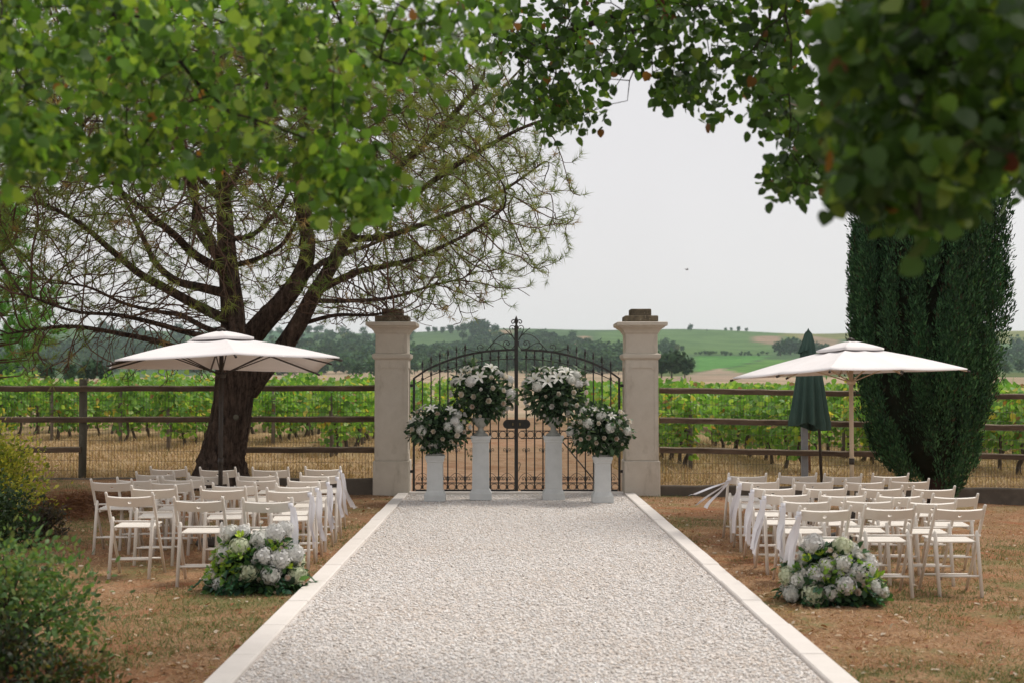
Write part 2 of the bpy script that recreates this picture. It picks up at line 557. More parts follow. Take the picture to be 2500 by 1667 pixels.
def build_kerbs():
    for side, x0, x1 in (('path_kerb', PATH_L - 0.165, PATH_L), ('path_kerb', PATH_R, PATH_R + 0.165)):
        root = empty(side, ((x0 + x1) / 2, 0, 0))
        tag(root, kind='structure')
        y = -12.0
        cache = {}
        while y < 19.9:
            ln = 1.0 if y < 19.0 else 19.98 - y
            key = round(ln, 2)
            if key not in cache:
                b = MB(); b.box((0, ln / 2, -0.04), (0.165, ln - 0.005, 0.16))
                cache[key] = b.mesh('kerb_stone', 0.009)
            link('kerb_stone', cache[key], M['kerb'], root, (random.uniform(-.003, .003), y, random.uniform(-.004, .003)))
            y += ln
    # threshold strip under the gate
    b = MB(); b.box((0, 0, 0), (3.36, 0.16, 0.1))
    o = b.obj('threshold_kerb', M['kerb'], None, 0.008, (0.13, 20.12, -0.005)); tag(o, kind='structure')
build_kerbs()

# loose gravel stones lying on the bed
def build_gravel():
    R = np.random.default_rng(8)
    n = 72000
    y = 6.2 + (20.0 - 6.2) * R.random(n) ** 1.5
    x = PATH_L + 0.015 + (PATH_R - PATH_L - 0.03) * R.random(n)
    s = (0.006 + 0.0085 * R.random(n) ** 1.5)
    tv = np.array([(1, 0, 0), (-1, 0, 0), (0, 1, 0), (0, -1, 0), (0, 0, 1), (0, 0, -1)], float)
    tf = np.array([(0, 2, 4), (2, 1, 4), (1, 3, 4), (3, 0, 4), (2, 0, 5), (1, 2, 5), (3, 1, 5), (0, 3, 5)])
    ang = R.random(n) * 6.283
    c, sn = np.cos(ang), np.sin(ang)
    base = tv[None] * (0.75 + 0.5 * R.random((n, 6, 3)))
    base[:, :, 2] *= 0.6
    base[:, :, 0] *= 1.2
    tz = R.normal(0, 0.25, (n, 1))
    base[:, :, 2] += tz * base[:, :, 0]
    vx = base[:, :, 0] * c[:, None] - base[:, :, 1] * sn[:, None]
    vy = base[:, :, 0] * sn[:, None] + base[:, :, 1] * c[:, None]
    v = np.stack([vx, vy, base[:, :, 2]], 2) * s[:, None, None]
    v[:, :, 0] += x[:, None]; v[:, :, 1] += y[:, None]; v[:, :, 2] += (0.013 + 0.006 * np.sin(x * 1.9) * np.sin(y * 0.7) + s * 0.22)[:, None]
    pal = np.array([(0.74, 0.68, 0.625), (0.77, 0.72, 0.67), (0.70, 0.62, 0.55), (0.73, 0.63, 0.54), (0.62, 0.55, 0.49), (0.80, 0.76, 0.72), (0.36, 0.31, 0.27)])
    pi = R.choice(7, n, p=[.26, .24, .16, .12, .09, .11, .02])
    cc = pal[pi] * np.array((1.02, 1.04, 1.07)) * (0.9 + 0.2 * R.random((n, 1)))
    f = (tf[None] + (np.arange(n) * 6)[:, None, None]).reshape(-1, 3)
    me = np_mesh('gravel', v.reshape(-1, 3), f, np.repeat(cc, 6, 0))
    tag(link('gravel', me, M['stone_bit']), 'loose pale limestone gravel covering the path to the gate', 'gravel', kind='stuff')
build_gravel()

# ------------------------------------------------------------------ vineyard ground and hills: one fan-shaped sheet
FIELD_POLYS = [   # (polygon in photo pixels on the far terrain, colour)
    ([(1515, 806), (1915, 806), (1925, 832), (1890, 864), (1640, 864), (1450, 862), (1440, 850), (1470, 812)], (0.085, 0.165, 0.060)),
    ([(1690, 868), (1880, 868), (1800, 893), (1690, 908)], (0.075, 0.22, 0.055)),
    ([(1770, 902), (1880, 876), (1990, 880), (2010, 905), (1830, 914)], (0.09, 0.21, 0.055)),
    ([(1640, 922), (1755, 899), (1835, 915), (1850, 928), (1640, 930)], (0.36, 0.28, 0.215)),
    ([(1830, 822), (1895, 819), (1915, 832), (1895, 844), (1850, 836)], (0.34, 0.235, 0.17)),
    ([(1905, 806), (2120, 806), (2120, 822), (1990, 836), (1920, 822)], (0.20, 0.20, 0.065)),
    ([(1950, 815), (2060, 832), (2060, 846), (1960, 842)], (0.30, 0.215, 0.15)),
    ([(2200, 800), (2700, 800), (2700, 838), (2200, 838)], (0.20, 0.21, 0.075)),
    ([(2200, 838), (2700, 838), (2700, 880), (2200, 880)], (0.085, 0.16, 0.07)),
    ([(995, 851), (1120, 838), (1128, 848), (1060, 862), (995, 868)], (0.33, 0.25, 0.185)),
    ([(1372, 858), (1400, 838), (1436, 814), (1446, 816), (1425, 838), (1392, 858)], (0.34, 0.24, 0.17)),
    ([(1000, 818), (1075, 818), (1075, 838), (1000, 846)], (0.075, 0.14, 0.06)),
    ([(1180, 806), (1260, 806), (1260, 815), (1190, 815)], (0.30, 0.22, 0.15)),
    ([(480, 795), (760, 795), (760, 840), (480, 850)], (0.07, 0.15, 0.10)),
]
def build_fields():
    pxs = np.linspace(-1800, 4300, 260)
    ys = np.concatenate([np.linspace(Y_FENCE + 0.02, 60, 60), np.linspace(62, 200, 40), np.linspace(206, 520, 45), np.linspace(526, 1500, 170), np.linspace(1520, 2600, 14)])
    X = np.empty((len(ys), len(pxs))); Y = np.empty_like(X)
    for j, y in enumerate(ys):
        X[j] = (pxs - 1240) / F_PX * (y + 25.0 * max(0, 1 - y / 300)); Y[j] = y
    Z = z_field(X, Y)
    R = np.random.default_rng(3)
    Z[:60] += R.normal(0, 0.012, Z[:60].shape) * (np.arange(60) > 0)[:, None]
    v = np.stack([X.ravel(), Y.ravel(), Z.ravel()], 1)
    px, py = proj(v)
    yy = v[:, 1]; xx = v[:, 0]
    col = np.empty((len(v), 3))
    col[:] = (0.065, 0.125, 0.058)
    straw = np.array((0.40, 0.285, 0.165))
    col[yy < 62] = straw
    drive = (np.abs(xx - 0.1) < 2.2) & (yy < 70)
    col[drive] = (0.34, 0.215, 0.14)
    col[(yy >= 62) & (yy < 560)] = (0.42, 0.325, 0.235)
    green = (yy > 300) & (yy < 560) & (px > 1560)
    col[green] = (0.11, 0.15, 0.06)
    for poly, c in FIELD_POLYS:
        m = in_poly(px, py, poly) & (yy > 150)
        col[m] = c
    nx = len(pxs); ny = len(ys)
    i, j = np.meshgrid(np.arange(nx - 1), np.arange(ny - 1))
    a = (j * nx + i).ravel()
    f = np.stack([a, a + 1, a + nx + 1, a + nx], 1)
    tag(link('fields', np_mesh('fields', v, f, col, True), M['field']), kind='structure')
build_fields()

# ------------------------------------------------------------------ leaf scatter tools
def unit(a):
    return a / np.maximum(np.linalg.norm(a, axis=-1, keepdims=True), 1e-9)

def frames(direction, normal):
    """rotation matrices with local Y = direction, Z close to normal (n,3,3), columns are axes"""
    y = unit(direction)
    z = normal - y * (normal * y).sum(-1, keepdims=True)
    z = unit(z + 1e-6)
    x = np.cross(y, z)
    return np.stack([x, y, z], 2)

def scatter(name, tv, tf, pos, fr, size, col, mat, parent=None, smooth=False):
    n, k = len(pos), len(tv)
    size = np.broadcast_to(np.asarray(size, float), (n,))
    v = np.einsum('nij,kj->nki', fr, tv) * size[:, None, None] + pos[:, None, :]
    f = (np.asarray(tf)[None] + (np.arange(n) * k)[:, None, None]).reshape(-1, len(tf[0]))
    me = np_mesh(name, v.reshape(-1, 3), f, np.repeat(col, k, 0), smooth)
    return link(name, me, mat, parent)

def rand_dirs(R, n):
    return unit(R.normal(0, 1, (n, 3)))

def pick_cols(R, n, pal, p=None, var=0.18):
    pal = np.array(pal, float)
    i = R.choice(len(pal), n, p=p)
    return pal[i] * (1 - var / 2 + var * R.random((n, 1)))

# round heart-shaped leaf, folded a little along its midrib
LIME_V = np.array([(0, 0, 0), (0.30, -0.02, 0.05), (0.50, 0.22, 0.09), (0.47, 0.55, 0.07), (0.25, 0.83, 0.03), (0, 1.02, -0.06),
                   (-0.25, 0.83, 0.03), (-0.47, 0.55, 0.07), (-0.50, 0.22, 0.09), (-0.30, -0.02, 0.05), (0, 0.45, 0.0)])
LIME_F = [(10, 0, 1), (10, 1, 2), (10, 2, 3), (10, 3, 4), (10, 4, 5), (10, 5, 6), (10, 6, 7), (10, 7, 8), (10, 8, 9), (10, 9, 0)]
# small pointed leaf
OVAL_V = np.array([(0, 0, 0), (0.26, 0.35, 0.05), (0.2, 0.72, 0.04), (0, 1.0, -0.05), (-0.2, 0.72, 0.04), (-0.26, 0.35, 0.05)])
OVAL_F = [(0, 1, 5), (1, 2, 5), (2, 4, 5), (2, 3, 4)]
CARD_V = np.array([(-0.5, 0, 0), (0.5, 0, 0.05), (0.35, 1, 0), (-0.35, 1, 0.05)])
CARD_F = [(0, 1, 2, 3)]
NEEDLE_V = np.array([(-0.5, 0, 0), (0.5, 0, 0), (0, 1, 0)])

# ------------------------------------------------------------------ branch growth (space colonisation)
def grow(seeds, attract, step, influence, kill, iters=90, sag=0.0, R=None):
    """seeds: list of polylines [(pt, ...)], attractors (n,3). returns nodes, parent index"""
    nodes = []; par = []
    for pl, parent_idx in seeds:
        last = parent_idx if parent_idx is not None else -1
        for p in pl:
            nodes.append(np.array(p, float)); par.append(last); last = len(nodes) - 1
    A = attract.copy()
    N = np.array(nodes)
    CEN = A.mean(0)
    best = np.full(len(A), 1e9); bi = np.zeros(len(A), int)
    def upd(start):
        nonlocal best, bi
        for s in range(start, len(N), 400):
            e = min(s + 400, len(N))
            C_ = N[s:e] - CEN
            A_ = A - CEN
            d = (A_ * A_).sum(1)[:, None] - 2.0 * (A_ @ C_.T) + (C_ * C_).sum(1)[None]
            j = d.argmin(1); dm = np.sqrt(np.maximum(d[np.arange(len(A)), j], 0))
            m = dm < best
            best[m] = dm[m]; bi[m] = j[m] + s
    upd(0)
    taken = set()
    for it in range(iters):
        keep = best > kill
        A = A[keep]; best = best[keep]; bi = bi[keep]
        if len(A) == 0: break
        m = best < influence
        if not m.any(): break
        acc = {}
        dirs = unit(A[m] - N[bi[m]])
        idx, inv = np.unique(bi[m], return_inverse=True)
        s = np.zeros((len(idx), 3)); np.add.at(s, inv, dirs)
        pp = np.array(par)[idx]; pd = unit(N[idx] - N[np.maximum(pp, 0)])
        s = unit(unit(s) + sag * pd + (R.normal(0, 0.14, s.shape) if R is not None else 0))
        new = N[idx] + unit(s) * step
        cell = [tuple(c) for c in np.floor(new / (step * .5)).astype(int)]
        ok = []
        for q, c in enumerate(cell):           # no second shoot in the same spot
            if c not in taken: taken.add(c); ok.append(q)
        if not ok: break
        new = new[ok]; idx = idx[ok]
        start = len(N)
        N = np.concatenate([N, new]); par += list(idx)
        upd(start)
    return N, np.array(par)

def tubes_from(nodes, par, r_tip, expo, r_max=None, min_r=None, r_fix=None):
    """pipe-model radii, returns MBs split by thickness, tips, radii"""
    n = len(nodes)
    kids = [[] for _ in range(n)]
    for i, p in enumerate(par):
        if p >= 0: kids[p].append(i)
    acc = np.zeros(n)
    order = []
    stack = [i for i in range(n) if par[i] < 0]
    while stack:
        i = stack.pop(); order.append(i); stack += kids[i]
    for i in reversed(order):
        acc[i] = r_tip ** expo if not kids[i] else sum(acc[k] for k in kids[i])
    rad = acc ** (1 / expo)
    if r_fix is not None:
        m = ~np.isnan(r_fix[:n]) if len(r_fix) >= n else None
        for i in range(min(len(r_fix), n)):
            if not np.isnan(r_fix[i]): rad[i] = r_fix[i]
    size = np.zeros(n)
    for i in reversed(order):
        size[i] = 1 + max([size[k] for k in kids[i]], default=0)
    chains = []
    stack = [(i, None) for i in range(n) if par[i] < 0]
    while stack:
        i, p = stack.pop()
        ch = [p] if p is not None else []
        while True:
            ch.append(i)
            if not kids[i]: break
            ks = sorted(kids[i], key=lambda k: -rad[k] * 1000 - size[k])
            for k in ks[1:]: stack.append((k, i))
            i = ks[0]
        chains.append(ch)
    tips = np.array([i for i in range(n) if not kids[i]])
    return chains, rad, tips, size

def chain_mesh(mb, nodes, rad, ch, sides):
    r = [rad[i] for i in ch]
    if len(ch) > 1 and r[0] > r[1] * 1.6: r[0] = r[1] * 1.3
    mb.tube([nodes[i] for i in ch], r, sides, cap=True)

# ================================================================== gate pillars
def pillar(name, cx, label, seed):
    D0 = 20.05                                   # front face
    hw = 0.253
    cy = D0 + hw
    root = empty(name, (cx, cy, 0))
    tag(root, label, 'pillar', 'stone pillars either side of the gate')
    R = random.Random(seed)
    def blk(nm, w, z0, z1, mat=M['pillar'], bev=0.008, par=root, segs=1):
        b = MB(); b.box((0, 0, (z0 + z1) / 2), (w, w, z1 - z0))
        return b.obj(nm, mat, par, bev, bsegs=segs)
    blk('plinth', 0.565, -0.06, 0.53, bev=0.014)
    # shaft with a raised border of clipped corners round a sunken panel on each face
    sh = blk('shaft', 0.492, 0.527, 2.11)
    for k in range(4):
        a = k * math.pi / 2
        b = MB()
        t = 0.014; w = 0.246; zb, zt = 0.535, 2.105
        ix, z0, z1, c = 0.195, 0.64, 1.98, 0.05
        outer = [(-w, zb), (w, zb), (w, zt), (-w, zt)]
        inner = [(-ix + c, z0), (ix - c, z0), (ix, z0 + c), (ix, z1 - c), (ix - c, z1), (-ix + c, z1), (-ix, z1 - c), (-ix, z0 + c)]
        pts = [(x, -w - t, z) for x, z in outer] + [(x, -w - t, z) for x, z in inner] + [(x, -w + 0.004, z) for x, z in inner]
        f = [(0, 1, 5, 4), (1, 2, 7, 6), (1, 6, 5), (2, 3, 9, 8), (2, 8, 7), (3, 0, 11, 10), (3, 10, 9), (0, 4, 11)]
        for i in range(8):
            j = (i + 1) % 8
            f.append((4 + i, 4 + j, 12 + j, 12 + i))
        # outer edges
        pts += [(x, -w + 0.001, z) for x, z in outer]
        for i in range(4):
            j = (i + 1) % 4
            f.append((i, 20 + i, 20 + j, j))
        b.add(pts, f)
        b.obj('panel_border', M['pillar'], sh, rot=(0, 0, a))
    # moulded band
    b = MB(); b.lathe([(0.262, 2.107), (0.275, 2.12), (0.292, 2.135), (0.298, 2.16), (0.298, 2.19), (0.27, 2.205), (0.258, 2.21)], 4, smooth=False, square=True)
    b.obj('band', M['pillar'], root)
    blk('neck', 0.502, 2.207, 2.515)
    # cornice cap, swept outwards
    b = MB(); b.lathe([(0.253, 2.505), (0.27, 2.525), (0.28, 2.55), (0.305, 2.58), (0.34, 2.602), (0.352, 2.606), (0.352, 2.618), (0.388, 2.63), (0.393, 2.645), (0.393, 2.685), (0.37, 2.692)], 4, smooth=False, square=True)
    b.obj('cap', M['pillar'], root)
    blk('top_block', 0.525, 2.688, 2.795, M['lichen'], 0.02, segs=2)
    blk('top_block', 0.33, 2.79, 2.905, M['lichen'], 0.02, segs=2)
    return root
pillar('gate_pillar', -1.826, 'limestone gate pillar with lichened top nearer the big pine tree', 1)
pillar('gate_pillar', 2.098, 'limestone gate pillar with stepped cap on the cypress side', 2)

# ================================================================== wrought iron gate
GD = 20.28
def gx(zx): return (900 + zx * 0.34435 - 1240) / F_PX * 20.15
def gz(zy): return CAM_Z - (720 + zy * 0.34435 - 941) / F_PX * 20.15
ARCH = [(318, 588), (380, 546), (440, 512), (560, 462), (683, 426), (802, 402), (921, 391), (1047, 386)]
LOW = [(318, 630), (440, 568), (560, 526), (700, 489), (860, 460), (1047, 449)]
MIR = 1049.5 * 2
def interp_curve(pts, x):
    xs = [p[0] for p in pts]; ys = [p[1] for p in pts]
    return float(np.interp(x, xs, ys))
def smooth_curve(pts, n=6):
    return [tuple(p) for p in catmull(pts, n)]
S3 = 0.09779
def c3(cx, cy):          # pixel of the finial close-up -> gate crop units
    return ((1150 + cx * S3 - 900) / 0.34435, (760 + cy * S3 - 720) / 0.34435)
SCROLLS = [
    ([(1132, 335), (1115, 240), (1060, 203), (1012, 245), (1030, 292), (1068, 288), (1076, 255)], 0.009),
    ([(1092, 705), (1010, 560), (963, 430), (985, 368), (1040, 350), (1092, 385), (1080, 432), (1040, 436), (1030, 402)], 0.007),
    ([(1090, 700), (1040, 620), (960, 545), (880, 470), (800, 410)], 0.007),
    ([(1092, 715), (1000, 590), (850, 566), (680, 640), (520, 810), (370, 985)], 0.007),
    ([(1092, 740), (1085, 850), (1000, 935), (870, 912), (808, 830), (830, 752), (900, 730), (962, 780), (935, 832), (885, 815), (888, 782)], 0.007),
    ([(870, 935), (740, 830), (600, 780), (520, 820), (488, 885), (520, 945), (570, 940), (590, 900)], 0.006),
    ([(360, 990), (240, 990), (165, 940), (165, 865), (215, 830), (285, 850), (295, 900), (250, 915), (232, 885)], 0.006),
    ([(170, 985), (60, 985), (-60, 940), (-150, 940), (-190, 1000), (-175, 1060)], 0.006),
]
ring_mesh = None
def make_ring():
    b = MB()
    pts = [(0.055 * math.cos(a), 0, 0.055 * math.sin(a)) for a in np.linspace(0, 2 * math.pi, 17)]
    b.tube(pts, 0.0055, 5, cap=False)
    return b.mesh('ring')
ring_mesh = make_ring()
def cscroll_mesh():
    b = MB()
    pts = smooth_curve([(0.004, 0, 0), (0.03, 0, 0.035), (0.055, 0, 0.02), (0.05, 0, -0.008), (0.034, 0, 0.0), (0.038, 0, 0.014)], 4)
    b.tube(pts, 0.004, 4, cap=True)
    return b.mesh('scroll')
small_scroll = cscroll_mesh()

def gate_leaf(side):
    """side -1: leaf on the pine side (carries the meeting post), +1: other leaf"""
    hinge = 318 if side < 0 else 1785
    root = empty('gate_leaf', (gx(hinge), GD, 0))
    ox = gx(hinge)
    def mx(zx): return zx if side < 0 else MIR - zx - 0.0
    def pt(zx, zy, dy=0.0): return (gx(mx(zx)) - ox, dy, gz(zy))
    iron = M['iron']
    b = MB(); b.box(((gx(mx(318)) - ox), 0, (gz(590) + 0.03) / 2 + 0.015), (0.036, 0.036, gz(590) - 0.03))
    b.obj('hinge_stile', iron, root, 0.004)
    inner = 1047 if side < 0 else 1020
    def arch(pts, nm, h, d):
        c = [p for p in smooth_curve(pts, 5) if p[0] <= inner + 1]
        c.append((inner, interp_curve(pts, inner)))
        bb = MB()
        P3 = [pt(x, y) for x, y in c]
        v = []; f = []
        for (x, y, z) in P3:
            v += [(x, -d, z - h), (x, d, z - h), (x, d, z + h), (x, -d, z + h)]
        for i in range(len(P3) - 1):
            for k in range(4):
                f.append((i * 4 + k, i * 4 + (k + 1) % 4, i * 4 + 4 + (k + 1) % 4, i * 4 + 4 + k))
        f.append((0, 1, 2, 3)); e = (len(P3) - 1) * 4; f.append((e + 3, e + 2, e + 1, e))
        bb.add(v, f)
        bb.obj(nm, iron, root)
    arch(ARCH, 'arch_rail', 0.017, 0.016)
    arch(LOW, 'lower_arch_rail', 0.007, 0.008)
    # upright bars
    bars = [378, 440, 502, 560, 621, 683, 742, 802, 862, 921, 981]
    for i, zx in enumerate(bars):
        x = gx(mx(zx)) - ox
        top = gz(interp_curve(ARCH, zx))
        tall = i < 6
        bb = MB()
        ztop = top + (0.085 if tall else 0.0)
        bb.tube([(x, 0.0, 0.075), (x, 0.0, ztop)], 0.0115, 6)
        o = bb.obj('bar', iron, root)
        # collars where the bar is thickened
        for zz in (gz(988), gz(1105) if i % 2 == 0 else gz(1292), gz(1306), gz(1360), top - 0.1):
            cb = MB(); cb.lathe([(0.010, -0.028), (0.018, -0.016), (0.021, 0), (0.018, 0.016), (0.010, 0.028)], 8, (x, 0, zz))
            cb.obj('collar', iron, o)
        if tall:
            fb = MB(); fb.lathe([(0.011, 0.0), (0.017, 0.012), (0.010, 0.026), (0.019, 0.045), (0.012, 0.075), (0.002, 0.115)], 8, (x, 0, ztop - 0.005))
            fb.obj('finial', iron, o)
    # horizontal rails
    xa = gx(mx(330)) - ox; xb = gx(mx(inner)) - ox
    for zy, h in ((962, 0.007), (1016, 0.007), (1331, 0.008)):
        bb = MB(); bb.box(((xa + xb) / 2, 0, gz(zy)), (abs(xb - xa), 0.02, h * 2)); bb.obj('rail', iron, root)
    bb = MB(); bb.box(((xa + xb) / 2, 0, gz(1390)), (abs(xb - xa), 0.03, 0.055)); bb.obj('bottom_plate', iron, root, 0.003)
    # rings between the bars and little scrolls
    edges = [318] + bars + [1042]
    for i in range(12):
        zc = (edges[i] + edges[i + 1]) / 2
        x = gx(mx(zc)) - ox
        link('ring', ring_mesh, iron, root, (x, 0, gz(989)))
        link('ring', ring_mesh, iron, root, (x, 0, gz(1360)), None, (1, 1, 0.9))
        if i < 11:
            xb_ = gx(mx(edges[i + 1])) - ox
            for sg in (-1, 1):
                if i % 2 == 0:
                    link('scroll', small_scroll, iron, root, (xb_, 0, gz(1102)), None, (sg, 1, 1))
                link('scroll', small_scroll, iron, root, (xb_, 0, gz(1306)), None, (sg * 1.15, 1, 1.2))
    # arching scrollwork along the foot
    for i in range(0, 12, 2):
        bb = MB()
        z0 = gz(1328); z1 = gz(1262)
        xa2 = gx(mx(edges[i])) - ox; xb2 = gx(mx(edges[min(i + 2, 12)])) - ox
        pts = smooth_curve([(xa2 + (xb2 - xa2) * t, 0.006, z0 + (z1 - z0) * math.sin(math.pi * t) ** 0.7) for t in np.linspace(0, 1, 7)], 3)
        bb.tube(pts, 0.004, 4); bb.obj('foot_arch', iron, root)
    # scrollwork along the top
    for pts, r in SCROLLS:
        c = smooth_curve([c3(*p) for p in pts], 6)
        P3 = [pt(x, y) for x, y in c]
        bb = MB(); bb.tube(P3, [r] * (len(P3) - 2) + [r * 1.15, r * 0.9], 6); bb.obj('top_scroll', iron, root)
    # small curls on the outermost bars
    for zx in (340, 445, 560, 683):
        zy = interp_curve(ARCH, zx) - 6
        c = smooth_curve([(zx - 14, zy), (zx - 22, zy - 34), (zx - 6, zy - 52), (zx + 8, zy - 40), (zx, zy - 26), (zx - 6, zy - 34)], 4)
        bb = MB(); bb.tube([pt(x, y) for x, y in c], 0.004, 5); bb.obj('top_scroll', iron, root)
    # lock plate
    bb = MB()
    xc = (gx(1000) if side < 0 else gx(1100)) - ox; zc = gz(914)
    hw, hh = 0.105, 0.072
    prof = []
    for a in np.linspace(math.pi / 2, 3 * math.pi / 2, 11): prof.append((-hw + hh + hh * math.cos(a), hh * math.sin(a)))
    prof += [(hw, -hh), (hw, hh)]
    if side > 0: prof = [(-x, z) for x, z in reversed(prof)]
    n = len(prof)
    v = [(xc + x, -0.028, zc + z) for x, z in prof] + [(xc + x, -0.016, zc + z) for x, z in prof]
    f = [tuple(range(n)), tuple(reversed(range(n, 2 * n)))] + [(i, n + i, n + (i + 1) % n, (i + 1) % n) for i in range(n)]
    bb.add(v, f)
    pl = bb.obj('lock_plate', iron, root)
    bb = MB(); bb.box((xc + (0.05 if side < 0 else -0.06), -0.031, zc), (0.016, 0.008, 0.04)); bb.obj('keyhole', M['brass'], pl)
    for zz in (0.35, gz(640)):
        bb = MB(); sgn = -1 if side < 0 else 1
        bb.box((sgn * 0.037, 0.0, zz), (0.05, 0.03, 0.045)); bb.obj('hinge', iron, root, 0.004)
    if side < 0:
        xm = gx(1047) - ox
        bb = MB(); bb.box((xm, -0.006, (gz(215) + 0.02) / 2), (0.058, 0.05, gz(215) - 0.02))
        post = bb.obj('meeting_post', iron, root, 0.006)
        bb = MB(); bb.lathe([(0.024, 0), (0.034, 0.02), (0.02, 0.04), (0.016, 0.06), (0.034, 0.105), (0.03, 0.13), (0.014, 0.17), (0.002, 0.2)], 10, (xm, -0.006, gz(235)))
        bb.obj('spear_finial', iron, post)
    else:
        # drop bolt loop and the brace behind the leaf
        bb = MB()
        xh = gx(1066) - ox
        pts = smooth_curve([(xh - 0.018, -0.02, gz(1190)), (xh + 0.012, -0.02, gz(1187)), (xh + 0.02, -0.02, gz(1205)), (xh + 0.004, -0.02, gz(1225)), (xh + 0.0, -0.02, gz(1242)), (xh - 0.02, -0.02, gz(1246))], 4)
        bb.tube(pts, 0.006, 6); bb.obj('bolt_handle', iron, root)
        bb = MB(); bb.tube([(gx(1380) - ox, 0.06, gz(1043)), (gx(1600) - ox, 0.06, gz(1310)), (gx(1600) - ox, 0.06, gz(1390))], 0.012, 6)
        bb.obj('brace', iron, root)
    return root
tag(gate_leaf(-1), 'wrought iron gate leaf with tall spear-topped meeting post, on the pine side', 'gate', 'iron gate leaves')
tag(gate_leaf(1), 'wrought iron gate leaf with diagonal brace, on the cypress side', 'gate', 'iron gate leaves')

# ================================================================== fences
def wavy_rail(root, x0, x1, z0, z1, seed, h=0.092, d=0.06, y=0.0):
    R = random.Random(seed)
    n = max(4, int(abs(x1 - x0) / 0.25))
    b = MB(); v = []; f = []
    prof = [(-1, -1), (1, -1), (1, 0.72), (0.7, 1), (-0.55, 1.0), (-1, 0.62)]
    k = len(prof)
    for i in range(n + 1):
        t = i / n
        x = x0 + (x1 - x0) * t
        z = z0 + (z1 - z0) * t + R.uniform(-1, 1) * 0.005
        for (py, pz) in prof:
            v.append((x, y + py * d / 2 * (1 + R.uniform(-.06, .06)), z + pz * h / 2 * (1 + R.uniform(-.05, .05))))
    for i in range(n):
        for q in range(k):
            f.append((i * k + q, i * k + (q + 1) % k, (i + 1) * k + (q + 1) % k, (i + 1) * k + q))
    f.append(tuple(range(k))); f.append(tuple(reversed(range(n * k, (n + 1) * k))))
    b.add(v, f)
    return b.obj('rail', M['rail'], root)

def fence(name, label, posts, rails, mesh_span, gz0, gz1):
    root = empty(name, (posts[0][0], Y_FENCE + 0.16, z_field(posts[0][0], Y_FENCE + .2)))
    tag(root, label, 'fence', 'post and rail fences beside the gate')
    ox, oy, oz = root.location
    for (x, top, w, mat) in posts:
        b = MB()
        zg = float(z_field(x, 20.5))
        if mat == 'post_wood':
            b.tube([(x - ox, 0, zg - 0.3 - oz), (x - ox + .004, 0, (zg + top) / 2 - oz), (x - ox, 0, top - 0.012 - oz), (x - ox, 0, top - oz)], [w / 2, w / 2 * 1.02, w / 2, w / 2 * 0.88], 12)
            b.obj('post', M[mat], root)
        else:
            b.box((x - ox, 0, (top + zg - 0.3) / 2 - oz), (w, w, top - zg + 0.3))
            b.obj('post', M[mat], root, 0.01)
    for i, (x0, x1, z0, z1) in enumerate(rails):
        wavy_rail(root, x0 - ox, x1 - ox, z0 - oz, z1 - oz, i + len(posts), y=-0.10)
    # welded wire mesh behind the rails: too many wires to pick apart, one part
    xa, xb = mesh_span
    v = []; f = []
    def quadwire(p, q, w, vertical):
        b = len(v)
        if vertical:
            v.extend([(p[0] - w, 0, p[2]), (p[0] + w, 0, p[2]), (q[0] + w, 0, q[2]), (q[0] - w, 0, q[2]), (p[0], w, p[2]), (q[0], w, q[2])])
        else:
            v.extend([(p[0], 0, p[2] - w), (p[0], 0, p[2] + w), (q[0], 0, q[2] + w), (q[0], 0, q[2] - w), (p[0], w, p[2]), (q[0], w, q[2])])
        f.extend([(b, b + 1, b + 2, b + 3), (b + 1, b + 4, b + 5, b + 2), (b + 4, b, b + 3, b + 5)])
    n = int((xb - xa) / 0.05)
    for i in range(n + 1):
        x = xa + (xb - xa) * i / n
        zb = float(z_field(x, 20.5)) - 0.02 - oz
        zt = gz0 + (gz1 - gz0) * i / n - oz
        quadwire((x - ox, 0, zb), (x - ox, 0, zt), 0.0023, True)
    for k in range(9):
        za = float(z_field(xa, 20.5)) + 0.03 + k * (gz0 - 0.25) / 8.6 - oz
        zb2 = float(z_field(xb, 20.5)) + 0.03 + k * (gz1 - 0.25) / 8.6 - oz
        quadwire((xa - ox, 0, za), (xb - ox, 0, zb2), 0.0024, False)
    me = np_mesh('wire_mesh', [(a, b2 + 0.02, c) for a, b2, c in v], f)
    o = link('wire_mesh', me, M['wire'], root); o['kind'] = 'stuff'
    return root

